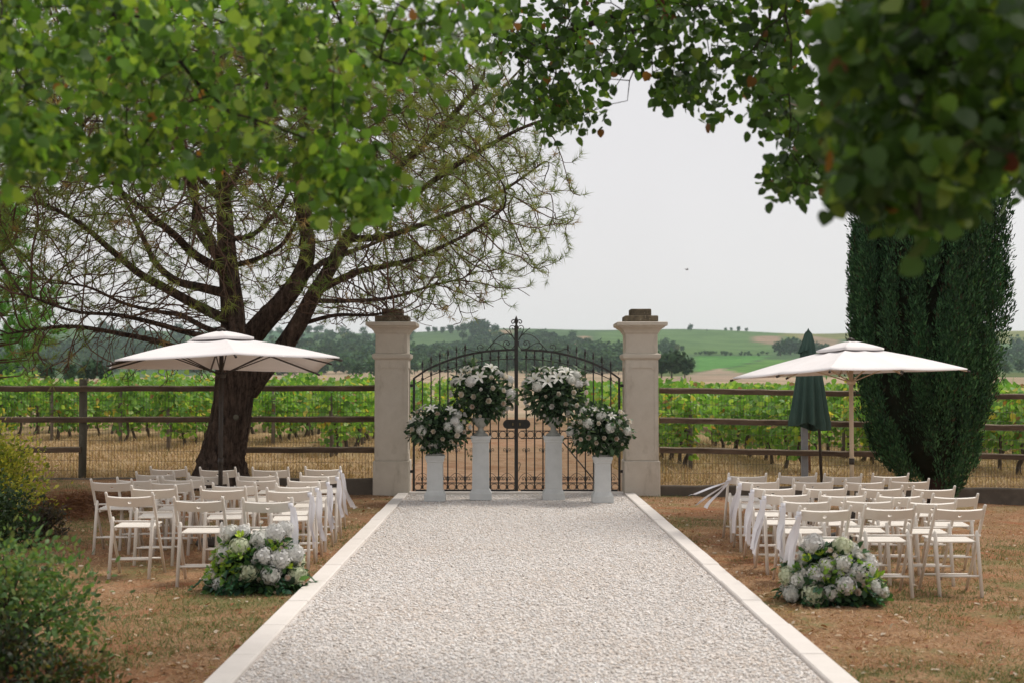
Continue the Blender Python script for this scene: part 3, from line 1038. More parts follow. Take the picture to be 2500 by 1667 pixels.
def fx(px): return (px - 1240) / F_PX * 20.4
def fz(py): return CAM_Z - (py - 941) / F_PX * 20.4
xl, xr = fx(201), fx(916)
fence('paddock_fence', 'weathered post and rail fence with wire mesh behind the pine tree',
      [(xl, fz(924), 0.125, 'post_wood'), (fx(548), fz(930), 0.115, 'post_wood'), (fx(-330), fz(926), 0.12, 'post_wood'), (fx(-860), fz(926), 0.12, 'post_wood')],
      [(fx(-1300), xl, fz(948), fz(948)), (xl, xr, fz(948), fz(947)),
       (fx(-1300), xl, fz(1022), fz(1023)), (xl, xr, fz(1023), fz(1022)),
       (fx(50), xl, fz(1097), fz(1096)), (fx(552), xr, fz(1097), fz(1096))], (fx(-1300), xr - 0.01), fz(952), fz(952))
xl2 = fx(1609)
fence('paddock_fence', 'weathered post and rail fence with wire mesh behind the dark cypress',
      [(fx(1966), fz(932), 0.10, 'post_grey'), (fx(2290), fz(935), 0.12, 'post_wood'), (fx(2760), fz(945), 0.12, 'post_wood'), (fx(3200), fz(950), 0.12, 'post_wood')],
      [(xl2, fx(1966), fz(952), fz(958)), (fx(1966), fx(2290), fz(958), fz(963)), (fx(2290), fx(3300), fz(963), fz(985)),
       (xl2, fx(1966), fz(1024), fz(1032)), (fx(1966), fx(2290), fz(1032), fz(1039)), (fx(2290), fx(3300), fz(1039), fz(1058)),
       (xl2, fx(1966), fz(1096), fz(1104)), (fx(1966), fx(2290), fz(1104), fz(1110)), (fx(2290), fx(3300), fz(1110), fz(1130))], (xl2 + 0.01, fx(3300)), fz(955), fz(985))

def retaining(name, label, x0, x1, top0, top1, seed):
    R = random.Random(seed)
    n = int(abs(x1 - x0) / 0.3) + 2
    b = MB(); v = []; f = []
    for i in range(n + 1):
        t = i / n; x = x0 + (x1 - x0) * t
        top = top0 + (top1 - top0) * t + R.uniform(-.012, .008)
        j = R.uniform(-.01, .01)
        v += [(x, Y_FENCE - 0.10 + j, -0.35), (x, Y_FENCE - 0.085 + j, top - 0.02), (x, Y_FENCE - 0.07 + j, top), (x, Y_FENCE + 0.06, top), (x, Y_FENCE + 0.06, -0.35)]
    for i in range(n):
        for k in range(5):
            f.append((i * 5 + k, i * 5 + (k + 1) % 5, i * 5 + 5 + (k + 1) % 5, i * 5 + 5 + k))
    f.append((0, 1, 2, 3, 4)); f.append(tuple(reversed(range(n * 5, n * 5 + 5))))
    b.add(v, f)
    tag(b.obj(name, M['retaining'], None), label, 'wall', 'low walls at the foot of the fences')
retaining('low_wall', 'low dark retaining wall at the fence foot on the cypress side', 2.38, 14.5, 0.135, 0.02, 4)
retaining('low_wall', 'low dark retaining wall at the fence foot beside the pine', -14.5, -2.11, 0.245, 0.245, 5)

# ================================================================== folding chairs
def board_with_hole(w, h, t, curve, r, n_side=5):
    """backrest board: long in x, curved towards -y in the middle, with a grip hole"""
    def yc(x): return -curve * (1 - (2 * x / w) ** 2)
    ring = 12
    loops = []
    sq = 0.05
    inner = [(r * 1.35 * math.cos(2 * math.pi * k / ring), r * math.sin(2 * math.pi * k / ring)) for k in range(ring)]
    outer = []
    for k in range(ring):
        a = 2 * math.pi * k / ring
        c, s = math.cos(a), math.sin(a)
        m = min(sq / abs(c) if abs(c) > 1e-6 else 1e9, (h / 2) / abs(s) if abs(s) > 1e-6 else 1e9)
        outer.append((m * c, m * s))
    v = []; f = []
    idx = {}
    def V(x, z, side):
        key = (round(x, 5), round(z, 5), side)
        if key not in idx:
            idx[key] = len(v)
            v.append((x, yc(x) + side * t / 2, z))
        return idx[key]
    for side in (-1, 1):
        def q(*ids): f.append(tuple(ids) if side < 0 else tuple(reversed(ids)))
        for k in range(ring):
            k2 = (k + 1) % ring
            q(V(*inner[k], side), V(*inner[k2], side), V(*outer[k2], side), V(*outer[k], side))
        # corner triangles of the middle square
        for sx in (-1, 1):
            for sz in (-1, 1):
                pass
        xs = np.linspace(sq, w / 2, n_side)
        for sx in (-1, 1):
            for i in range(n_side - 1):
                a, b = sx * xs[i], sx * xs[i + 1]
                if sx > 0: q(V(a, -h / 2, side), V(b, -h / 2, side), V(b, h / 2, side), V(a, h / 2, side))
                else: q(V(b, -h / 2, side), V(a, -h / 2, side), V(a, h / 2, side), V(b, h / 2, side))
    for k in range(ring):
        k2 = (k + 1) % ring
        f.append((V(*inner[k], -1), V(*inner[k], 1), V(*inner[k2], 1), V(*inner[k2], -1)))
    full = [-w / 2] + [-x for x in np.linspace(sq, w / 2, n_side)[::-1][1:]] + [x for x in np.linspace(sq, w / 2, n_side)]
    for i in range(len(full) - 1):
        a, b = full[i], full[i + 1]
        for z, fl in ((h / 2, 1), (-h / 2, -1)):
            ids = (V(a, z, -1), V(b, z, -1), V(b, z, 1), V(a, z, 1))
            f.append(ids if fl > 0 else tuple(reversed(ids)))
    for x, fl in ((-w / 2, 1), (w / 2, -1)):
        ids = (V(x, -h / 2, -1), V(x, h / 2, -1), V(x, h / 2, 1), V(x, -h / 2, 1))
        f.append(ids if fl > 0 else tuple(reversed(ids)))
    # fill the four little wedges between the ring's outer points and the square's corners
    for side in (-1, 1):
        for sx in (-1, 1):
            for sz in (-1, 1):
                pts = [p for p in outer if p[0] * sx > 1e-6 and p[1] * sz > 1e-6]
                top = [p for p in outer if abs(p[1] - sz * h / 2) < 1e-6 and p[0] * sx > -1e-6]
                sidep = [p for p in outer if abs(p[0] - sx * sq) < 1e-6 and p[1] * sz > -1e-6]
                a = max(top, key=lambda p: p[0] * sx); b = max(sidep, key=lambda p: p[1] * sz)
                if a != b:
                    ids = (V(*a, side), V(*b, side), V(sx * sq, sz * h / 2, side))
                    f.append(ids)
    mb = MB(); mb.add(v, f)
    me = mb.mesh('backrest')
    bm = bmesh.new(); bm.from_mesh(me)
    bmesh.ops.recalc_face_normals(bm, faces=bm.faces); bm.to_mesh(me); bm.free()
    return me

def make_chair():
    """faces +Y (towards the gate); origin on the ground under the seat"""
    m = M['chair']
    root = empty('folding_chair')
    W = 0.205
    top = Vector((0, -0.245, 0.77)); foot = Vector((0, 0.205, 0.0))
    def on(z): return top + (foot - top) * ((0.77 - z) / 0.77)
    for s in (-1, 1):
        b = MB()                                            # long post: from the backrest down to the front foot
        b.tube([(s * W, foot.y, 0), (s * W, on(0.4).y, 0.4), (s * W, on(0.745).y, 0.745), (s * W, top.y, 0.765), (s * W, top.y - .001, 0.772)], [0.0135, 0.0145, 0.0145, 0.012, 0.006], 8)
        b.obj('post', m, root)
        b = MB()                                            # rear leg with a rounded head above the seat
        x = s * (W - 0.028)
        b.tube([(x, -0.225, 0), (x, -0.13, 0.50), (x, -0.124, 0.53), (x, -0.122, 0.542)], [0.0155, 0.0165, 0.014, 0.006], 8)
        b.obj('leg', m, root)
    me = board_with_hole(0.40, 0.095, 0.016, 0.022, 0.013)
    o = link('backrest', me, m, root, (0, on(0.69).y - 0.002, 0.69), (math.radians(-30) * -1 * -1, 0, 0))
    o.rotation_euler = (math.atan2(0.45, 0.77) * -1 * -1 * 1.0, 0, 0)
    o.rotation_euler = (-math.atan2(-0.45, 0.77) * 1.0, 0, 0)
    # seat frame and slats
    for s in (-1, 1):
        b = MB(); b.box((s * 0.152, 0.04, 0.428), (0.018, 0.33, 0.022)); b.obj('seat_rail', m, root, 0.003)
    sl = MB(); sl.box((0, 0, 0), (0.355, 0.080, 0.014)); sm = sl.mesh('slat', 0.004)
    for k in range(4):
        link('slat', sm, m, root, (0, -0.085 + k * 0.085, 0.446 + 0.004 * k))
    def rung(y, z, w=W):
        b = MB(); b.tube([(-w, y, z), (w, y, z)], 0.009, 7); b.obj('rung', m, root)
    rung(on(0.14).y, 0.14)
    rung(-0.225 + 0.095 * 0.17 / 0.5, 0.17, W - 0.028)
    rung(-0.13, 0.50, W - 0.0)
    return root

ORD = ['first', 'second', 'third', 'fourth', 'fifth', 'sixth']
LEFT = [  # rows from the gate: (x of the backrest's left post, y of its top) in the left chair close-up
    [(640, 155), (1045, 160), (1470, 160), (1905, 155)],
    [(525, 197), (950, 208), (1345, 207), (1855, 205)],
    [(360, 240), (740, 236), (1345, 242), (1762, 245)],
    [(155, 256), (640, 262), (1150, 285), (1655, 290)],
    [(475, 308), (1040, 316), (1580, 326)],
    [(278, 366), (832, 402), (1388, 408)],
]
RIGHT = [
    [(250, 165), (640, 163), (990, 168), (1345, 166)],
    [(330, 206), (745, 207), (1135, 210), (1495, 205)],
    [(425, 254), (825, 256), (1265, 258), (1665, 262)],
    [(515, 300), (950, 308), (1385, 313), (1820, 320)],
    [(660, 352), (1150, 350), (1630, 360)],
    [(780, 413), (1290, 404), (1825, 408)],
]
chair0 = make_chair()
used = [False]
AISLE = []
def place_chairs(rows, ox, oy, s, side):
    R = random.Random(4 if side == 'pine' else 9)
    for r, row in enumerate(rows):
        for c, (zx, zy) in enumerate(row):
            px = ox + zx * s; py = oy + zy * s
            D = 12.5
            for _ in range(3):
                x = (px - 1240) / F_PX * D + 0.22
                g = float(z_lawn(x, D))
                D = (CAM_Z - 0.772 - g) * F_PX / (py - 941)
            if not used[0]:
                o = chair0; used[0] = True
            else:
                o = copy_tree(chair0)
            x = (px - 1240) / F_PX * D + 0.205
            yy = D + 0.245
            rz = math.radians(R.uniform(-3, 3) + (2.0 if side == 'pine' else -1.0))
            o.location = (x, yy, float(z_lawn(x, yy)) + 0.002)
            o.rotation_euler = (0, 0, rz)
            from_path = (len(row) - c) if side == 'pine' else c + 1
            aisle = from_path == 1
            tree = 'pine side' if side == 'pine' else 'cypress side'
            tag(o, 'white folding chair on the %s, %s row from the gate, %s from the path' % (tree, ORD[r], ORD[from_path - 1]), 'chair', 'folding chairs facing the gate')
            if aisle: AISLE.append((side, r, x, yy, rz))
place_chairs(LEFT, 180, 1090, 0.29762, 'pine')
place_chairs(RIGHT, 1700, 1100, 0.31888, 'cypress')

# ribbons tied to the aisle posts
def ribbon(side, r, x, y, rz):
    R = random.Random(r * 7 + (0 if side == 'pine' else 3))
    s = 1 if side == 'pine' else -1
    root = empty('ribbon_bow', (x + s * 0.205, y - 0.235, float(z_lawn(x, y)) + 0.70))
    tag(root, 'white satin ribbon on the aisle chair, %s side, %s row from the gate' % (side, ORD[r]), 'ribbon', 'ribbons on the aisle chairs')
    b = MB(); b.tube([(0.0, 0, 0.022), (0.0, 0, -0.022)], 0.021, 8); b.obj('knot', M['ribbon'], root)
    blow = s * (0.42 if (side == 'cypress' and r == 0) else R.uniform(0.02, 0.14))
    for k in range(3):
        L = R.uniform(0.34, 0.52)
        sway = blow * (0.6 + 0.4 * k / 2) + R.uniform(-.03, .03)
        n = 12
        v = []; f = []
        w = R.uniform(0.018, 0.026)
        tw = R.uniform(-1.2, 1.2)
        for i in range(n + 1):
            t = i / n
            cx = s * 0.02 + sway * t ** 1.1 + 0.012 * math.sin(6 * t + k)
            cy = -0.022 - 0.03 * math.sin(2.4 * t + k) - 0.012 * k
            cz = -0.01 - L * t * math.sqrt(max(0.2, 1 - (sway / L) ** 2))
            a = tw * t + 0.5 * math.sin(5 * t + k)
            dx, dy = w * math.cos(a), w * math.sin(a)
            v += [(cx - dx, cy - dy, cz), (cx + dx, cy + dy, cz + (0.02 * (k - 1) if i == n else 0))]
        for i in range(n):
            f.append((2 * i, 2 * i + 1, 2 * i + 3, 2 * i + 2))
        b = MB(); b.add(v, f, True); b.obj('tail', M['ribbon'], root)
for a in AISLE: ribbon(*a)

# ================================================================== parasols
def canopy_mesh(corners, mids, apex, hub_r, sag, n=12, drop=0.0, dome=0.02):
    """8 ribs; corners and mids listed going round (local xyz); fabric sags between ribs"""
    rim = []
    for i in range(4):
        rim.append(Vector(corners[i])); rim.append(Vector(mids[i]))
    A = Vector(apex)
    seg = 6
    ring = []
    for i in range(8):
        a, b = rim[i], rim[(i + 1) % 8]
        for k in range(seg):
            t = k / seg
            p = a.lerp(b, t)
            s = 4 * t * (1 - t)
            p = p.lerp(Vector((A.x, A.y, p.z)), 0.02 * s)
            ring.append((p, s))
    m = len(ring)
    v = []; f = []
    for j in range(n + 1):
        q = 0.06 + 0.94 * j / n
        for p, s in ring:
            w = A.lerp(p, q)
            w.z -= sag * s * math.sin(math.pi * min(q, .97)) * 0.8 + sag * 0.35 * s * q
            w.z += dome * math.sin(math.pi * q)
            v.append(w)
    for j in range(n):
        for k in range(m):
            k2 = (k + 1) % m
            f.append((j * m + k, j * m + k2, (j + 1) * m + k2, (j + 1) * m + k))
    c = len(v); v.append(A + Vector((0, 0, 0.01)))
    for k in range(m): f.append((c, (k + 1) % m, k)[::-1])
    # short hem
    base = n * m
    h0 = len(v)
    for k in range(m):
        v.append(v[base + k] - Vector((0, 0, drop)))
    for k in range(m):
        k2 = (k + 1) % m
        f.append((base + k, base + k2, h0 + k2, h0 + k))
    return v, f, rim

def ridge(me):
    """crease the cloth along its eight ribs"""
    for e in me.edges:
        a, b = e.vertices
        if a < 48 * 20 and b < 48 * 20 and a % 6 == 0 and b % 6 == 0 and abs(a - b) == 48: e.use_edge_sharp = True

def parasol(name, label, loc, base_z, corners, mids, apex_z, pole_mat, rib_mat, pole_r, vent=True):
    root = empty(name, (loc[0], loc[1], base_z))
    tag(root, label, 'parasol', 'open white parasols over the chairs')
    bz = base_z
    C = [(x, y, z - bz) for x, y, z in corners]; Mi = [(x, y, z - bz) for x, y, z in mids]
    A = (0, 0, apex_z - bz)
    v, f, rim = canopy_mesh(C, Mi, A, 0.05, 0.018, drop=0.012)
    mb = MB(); mb.add(v, f, True)
    can = mb.obj('canopy', M['fabric_white'], root); ridge(can.data)
    # vent cap on top
    k = 0.29
    vc = [tuple(Vector(A).lerp(Vector(p), k) + Vector((0, 0, 0.05))) for p in C]
    vm = [tuple(Vector(A).lerp(Vector(p), k) + Vector((0, 0, 0.046))) for p in Mi]
    v, f, _ = canopy_mesh(vc, vm, (A[0], A[1], A[2] + 0.06), 0.05, 0.006, n=5, drop=0.022, dome=0.008)
    mb = MB(); mb.add(v, f, True); ridge(mb.obj('vent', M['fabric_white'], can).data)
    mb = MB(); mb.lathe([(0.045, 0), (0.05, 0.01), (0.02, 0.025), (0.012, 0.03)], 10, (0, 0, A[2] + 0.062)); mb.obj('cap', M['dark_metal'], root)
    # ribs under the fabric, their ends poking out at the rim
    for i, p in enumerate(rim):
        a = Vector((0, 0, A[2] - 0.03)); e = Vector(p) + (Vector(p) - Vector(A)).normalized() * 0.025 - Vector((0, 0, 0.03))
        mid = a.lerp(e, 0.5) + Vector((0, 0, 0.008))
        mb = MB(); mb.tube([a, mid, e], 0.010, 6); rb = mb.obj('rib', rib_mat, root)
        s0 = Vector((0, 0, A[2] - 0.42)); s1 = a.lerp(e, 0.48)
        mb = MB(); mb.tube([s0, s1], 0.007, 5); mb.obj('strut', rib_mat, rb)
        mb = MB(); mb.tube([e - (e - a).normalized() * 0.03, e + (e - a).normalized() * 0.008], 0.014, 6); mb.obj('rib_cap', M['dark_metal'], rb)
    mb = MB(); mb.lathe([(0.03, 0), (0.05, 0.01), (0.05, 0.05), (0.03, 0.06)], 10, (0, 0, A[2] - 0.45)); mb.obj('runner', rib_mat, root)
    mb = MB(); mb.tube([(0, 0, 0.02), (0, 0, A[2] + 0.05)], pole_r, 12); po = mb.obj('pole', pole_mat, root)
    mb = MB(); mb.tube([(0, 0, 0.86), (0, 0, 0.93)], pole_r + 0.006, 12); mb.obj('joint', M['dark_metal'], po)
    mb = MB(); mb.lathe([(0.25, 0.0), (0.26, 0.02), (0.24, 0.06), (0.06, 0.085), (0.035, 0.10), (0.032, 0.32)], 20); mb.obj('base', M['dark_metal'], root)
    return root
Dl = 13.9
xl_ = (541 - 1240) / F_PX * Dl
def L(px, py, D): p = P(px, py, D); return (p[0] - xl_, D - Dl, p[2])
cor = [L(280, 878, 12.9), L(829, 871, 12.85), L(775, 906, 14.95), L(266, 896, 14.95)]
mid = [L(575, 862, 12.8), (1.17, 0.0, 1.97), L(514, 898, 15.0), (-1.21, 0.02, 1.95)]
parasol('parasol', 'square white parasol on a dark pole in front of the pine trunk', (xl_, Dl), float(z_lawn(xl_, Dl)), cor, mid, 2.235, M['dark_metal'], M['dark_metal'], 0.024)
Dr = 14.8
xr_ = (2078 - 1240) / F_PX * Dr
def Rr(px, py, D): p = P(px, py, D); return (p[0] - xr_, D - Dr, p[2])
c0, c1, c2 = Rr(1789, 921, 15.02), Rr(2026, 899, 13.44), Rr(2362, 899, 14.58)
c3_ = (0.22, 1.36, 1.86)
cor = [c0, c1, c2, c3_]
def mp(a, b, up=0.03): return ((a[0] + b[0]) / 2, (a[1] + b[1]) / 2, (a[2] + b[2]) / 2 + up)
mid = [mp(c0, c1, .0), mp(c1, c2, .0), mp(c2, c3_, .0), mp(c3_, c0, .0)]
parasol('parasol', 'square white parasol on a pale wooden pole in front of the cypress', (xr_, Dr), float(z_lawn(xr_, Dr)), cor, mid, 2.16, M['pole_wood'], M['pole_wood'], 0.026)

# closed green parasol
def closed_parasol():
    D = 16.6
    x = (2008 - 1240) / F_PX * D
    g = float(z_lawn(x, D))
    root = empty('closed_parasol', (x, D, g))
    tag(root, 'closed dark green parasol with pleated skirt leaning beside the cypress', 'parasol')
    top = P(1973, 806, D) - np.array([x, D, g]); base = np.zeros(3)
    hem = P(2000, 1035, D) - np.array([x, D, g])
    ax = unit((top - base)[None])[0]
    mb = MB(); mb.tube([base + [0, 0, 0.02], hem + ax * 0.1, top - ax * .02], 0.019, 10); mb.obj('pole', M['dark_metal'], root)
    ppm = F_PX / D
    def skirt(nm, rows, folds, depth, par):
        seg = folds * 6
        v = []; f = []
        for (py, xa, xb) in rows:
            c = P((xa + xb) / 2, py, D) - np.array([x, D, g]); r = (xb - xa) / 2 / ppm
            for k in range(seg):
                a = 2 * math.pi * k / seg
                w = math.sin(a * folds)
                d = depth * (0.35 + 0.65 * (py - rows[0][0]) / (rows[-1][0] - rows[0][0]))
                rr = r * (1 - d + d * (abs(w) ** 0.7) * (1 if w > 0 else -1) * 0.9)
                zoff = 0.0
                if py == rows[-1][0]: zoff = 0.03 * math.sin(a * 3 + 1) - 0.04 * math.cos(a - 0.4)
                v.append((c[0] + rr * math.cos(a), c[1] + rr * math.sin(a) * 0.9, c[2] + zoff))
        n = len(rows)
        for i in range(n - 1):
            for k in range(seg):
                k2 = (k + 1) % seg
                f.append((i * seg + k, i * seg + k2, (i + 1) * seg + k2, (i + 1) * seg + k))
        f.append(tuple(range(seg)))
        mb = MB(); mb.add(v, f, True)
        return mb.obj(nm, M['green_fabric'], par)
    sk = skirt('skirt', [(850, 1958, 1986), (880, 1950, 1998), (911, 1944, 2008), (950, 1938, 2015), (1000, 1929, 2024), (1030, 1922, 2031), (1042, 1922, 2031)], 11, 0.26, root)
    skirt('vent', [(810, 1967, 1979), (815, 1964, 1983), (835, 1957, 1989), (855, 1950, 1992), (866, 1947, 1993)], 9, 0.2, sk)
    mb = MB(); mb.lathe([(0.022, 0), (0.026, 0.01), (0.012, 0.03), (0.004, 0.05)], 10, tuple(top - ax * .03)); mb.obj('finial', M['green_fabric'], root)
    mb = MB(); mb.lathe([(0.24, 0.0), (0.25, 0.02), (0.23, 0.05), (0.05, 0.075), (0.03, 0.09), (0.028, 0.28)], 18); mb.obj('base', M['dark_metal'], root)
closed_parasol()

# ================================================================== flowers
R_FL = np.random.default_rng(21)
def petal_patch(length, width, cup, base_r, tilt, az, z0, col, V, Fc, C, ny=3, nx=3, ruffle=0.0):
    """one petal as a bent patch appended to lists"""
    b = len(V)
    for j in range(ny + 1):
        t = j / ny
        w = width * (0.35 + 0.65 * math.sin(math.pi * min(1, 0.25 + 0.65 * t)))
        for i in range(nx + 1):
            u = i / nx * 2 - 1
            r = base_r + length * t * math.cos(tilt + cup * t)
            z = z0 + length * t * math.sin(tilt + cup * t) + 0.25 * width * u * u + ruffle * math.sin(5 * u + 3 * az) * t
            x, y = r, u * w / 2
            V.append((x * math.cos(az) - y * math.sin(az), x * math.sin(az) + y * math.cos(az), z)); C.append(col)
    for j in range(ny):
        for i in range(nx):
            a = b + j * (nx + 1) + i
            Fc.append((a, a + 1, a + nx + 2, a + nx + 1))

def rose_mesh(seed, c_in, c_out):
    R = random.Random(seed)
    V, Fc, C = [], [], []
    for ring, (n, L_, W_, tilt, cup, br) in enumerate([(3, .45, .45, 1.45, 0.1, .06), (4, .55, .6, 1.25, 0.15, .12), (5, .62, .75, .95, 0.3, .16), (6, .72, .85, .55, 0.5, .2)]):
        for k in range(n):
            t = ring / 3
            col = tuple(c_in[i] * (1 - t) + c_out[i] * t for i in range(3))
            petal_patch(L_ * R.uniform(.9, 1.1), W_, cup, br, tilt + R.uniform(-.1, .1), 2 * math.pi * (k + 0.5 * ring + R.uniform(-.1, .1)) / n, -0.1 + 0.06 * (3 - ring), col, V, Fc, C, 3, 3)
    return np_mesh('rose', np.array(V), np.array(Fc), np.array(C), True)

def hydrangea_mesh(seed, base):
    R = np.random.default_rng(seed)
    V, Fc, C = [], [], []
    n = 95
    for i in range(n):
        z = 1 - 1.75 * (i + 0.5) / n
        r = math.sqrt(max(0, 1 - z * z)); a = i * 2.39996
        d = np.array([r * math.cos(a), r * math.sin(a), z * 0.85]) * R.uniform(0.86, 1.08)
        nrm = unit((d + R.normal(0, .25, 3))[None])[0]
        t1 = unit(np.cross(nrm, R.normal(0, 1, 3))[None])[0]; t2 = np.cross(nrm, t1)
        col = np.array(base) * R.uniform(0.86, 1.06)
        for k in range(4):
            an = k * math.pi / 2
            u = t1 * math.cos(an) + t2 * math.sin(an); w = -t1 * math.sin(an) + t2 * math.cos(an)
            b = len(V); s = 0.21
            V += [d, d + s * (0.55 * u + 0.45 * w) + nrm * .05, d + s * 1.0 * u + nrm * .02, d + s * (0.55 * u - 0.45 * w) + nrm * .05]
            C += [col * 0.9, col, col, col]
            Fc.append((b, b + 1, b + 2, b + 3))
    b = len(V); ns = 8
    for j in range(5):
        ph = math.pi * j / 4
        for k in range(ns):
            V.append(np.array([math.sin(ph) * math.cos(k * 6.2832 / ns), math.sin(ph) * math.sin(k * 6.2832 / ns), 0.85 * math.cos(ph)]) * 0.84); C.append(np.array(base) * 0.8)
    for j in range(4):
        for k in range(ns):
            Fc.append((b + j * ns + k, b + j * ns + (k + 1) % ns, b + (j + 1) * ns + (k + 1) % ns, b + (j + 1) * ns + k))
    return np_mesh('hydrangea', np.array(V), np.array(Fc), np.array(C))

def lily_mesh(seed):
    R = random.Random(seed)
    V, Fc, C = [], [], []
    for k in range(6):
        petal_patch(1.15 * R.uniform(.9, 1.1), 0.42, -0.75, 0.04, 1.0, k * math.pi / 3 + R.uniform(-.1, .1), -0.2, (0.80, 0.79, 0.73), V, Fc, C, 4, 2)
    for k in range(5):
        petal_patch(0.6, 0.04, 0, 0.02, 1.35, k * 1.256, -0.1, (0.42, 0.40, 0.12), V, Fc, C, 1, 1)
    return np_mesh('lily', np.array(V), np.array(Fc), np.array(C), True)

def orchid_mesh(seed):
    R = random.Random(seed)
    V, Fc, C = [], [], []
    for k in range(5):
        petal_patch(0.9 * R.uniform(.85, 1.1), 0.62, 0.35, 0.02, 0.35, k * 2 * math.pi / 5, 0, (0.50, 0.66, 0.06), V, Fc, C, 3, 2)
    petal_patch(0.5, 0.5, 0.8, 0.0, 0.9, 0.3, 0.05, (0.48, 0.60, 0.14), V, Fc, C, 3, 2)
    return np_mesh('orchid', np.array(V), np.array(Fc), np.array(C), True)

ROSES = [rose_mesh(s, ci, co) for s, ci, co in ((1, (.78, .70, .56), (.80, .77, .70)), (2, (.76, .66, .50), (.80, .76, .68)), (3, (.80, .78, .72), (.82, .80, .77)), (4, (.72, .52, .38), (.80, .74, .66)))]
HYD = [hydrangea_mesh(s, c) for s, c in ((5, (.80, .79, .76)), (6, (.78, .78, .72)), (7, (.70, .74, .52)))]
LILY = [lily_mesh(8), lily_mesh(9)]
ORCH = [orchid_mesh(10), orchid_mesh(11)]

def foliage_ball(name, root, centre, radii, n, seed, pal, size, dome=False, inner=True, droop=0.15):
    R = np.random.default_rng(seed)
    d = rand_dirs(R, n)
    if dome: d[:, 2] = np.abs(d[:, 2]) * 1.0 - 0.12
    d = unit(d)
    lump = 1 + 0.13 * np.sin(d[:, 0] * 5 + seed) * np.cos(d[:, 2] * 6 + seed * 2) + 0.08 * np.sin(d[:, 1] * 9 + d[:, 0] * 7)
    rr = (R.random(n) ** 0.4) * lump * (1 + 0.14 * (R.random(n) > 0.93))
    p = d * np.array(radii) * rr[:, None] + np.array(centre)
    dr = unit(d * 1.0 + R.normal(0, 0.55, (n, 3)) - np.array([0, 0, droop]))
    nrm = unit(d * 0.6 + R.normal(0, 0.5, (n, 3)) + np.array([0, 0, 0.6]))
    fr = frames(dr, nrm)
    col = pick_cols(R, n, pal)
    return scatter(name, OVAL_V, OVAL_F, p, fr, size * (0.6 + 0.8 * R.random(n)), col, M['leaf'], root)

def put_flower(root, me, centre, radii, d, size, lift=1.0, spin=None):
    d = Vector(d).normalized()
    p = Vector(centre) + Vector((d.x * radii[0], d.y * radii[1], d.z * radii[2])) * lift
    q = d.to_track_quat('Z', 'Y').to_euler()
    o = link(me.name.split('.')[0], me, M['petal'], root, p, q, (size, size, size))
    return o

DARKG = [(0.025, 0.058, 0.024), (0.040, 0.082, 0.036), (0.018, 0.040, 0.018), (0.065, 0.12, 0.06), (0.09, 0.14, 0.08)]
# ---- pedestals, urns and their bouquets
def pedestal(px, base_y, top_y, D, w, label):
    x = (px - 1240) / F_PX * D
    H = (base_y - top_y) / F_PX * D
    root = empty('pedestal', (x, D, 0.019))
    tag(root, label, 'pedestal', 'plaster pedestals in front of the gate')
    b = MB(); hb = w / 2
    b.lathe([(hb * 1.30, 0), (hb * 1.30, 0.09), (hb * 1.26, 0.10), (hb * 1.2, 0.115), (hb * 1.08, 0.14), (hb * 1.0, 0.155)], 4, smooth=False, square=True); b.obj('base', M['pedestal'], root)
    b = MB(); b.lathe([(hb, 0.154), (hb * 0.96, H - 0.1)], 4, smooth=False, square=True); b.obj('column', M['pedestal'], root)
    b = MB(); b.lathe([(hb * 0.97, H - 0.101), (hb * 1.06, H - 0.09), (hb * 1.06, H - 0.07), (hb * 1.13, H - 0.05), (hb * 1.2, H - 0.03), (hb * 1.2, H)], 4, smooth=False, square=True); b.obj('cap', M['pedestal'], root)
    return x, D, H + 0.019

def urn(x, y, z, s, h, label):
    root = empty('urn', (x, y, z + 0.001))
    tag(root, label, 'urn', 'stone urns on the pedestals')
    b = MB(); b.lathe([(0.115 * s, 0), (0.115 * s, 0.02), (0.09 * s, 0.05 * h), (0.05 * s, 0.10 * h), (0.042 * s, 0.14 * h), (0.05 * s, 0.17 * h)], 20); b.obj('foot', M['urn'], root)
    b = MB(); b.lathe([(0.05 * s, 0.168 * h), (0.09 * s, 0.21 * h), (0.125 * s, 0.27 * h), (0.14 * s, 0.34 * h), (0.15 * s, 0.36 * h), (0.13 * s, 0.36 * h), (0.11 * s, 0.30 * h)], 20); b.obj('bowl', M['urn'], root)

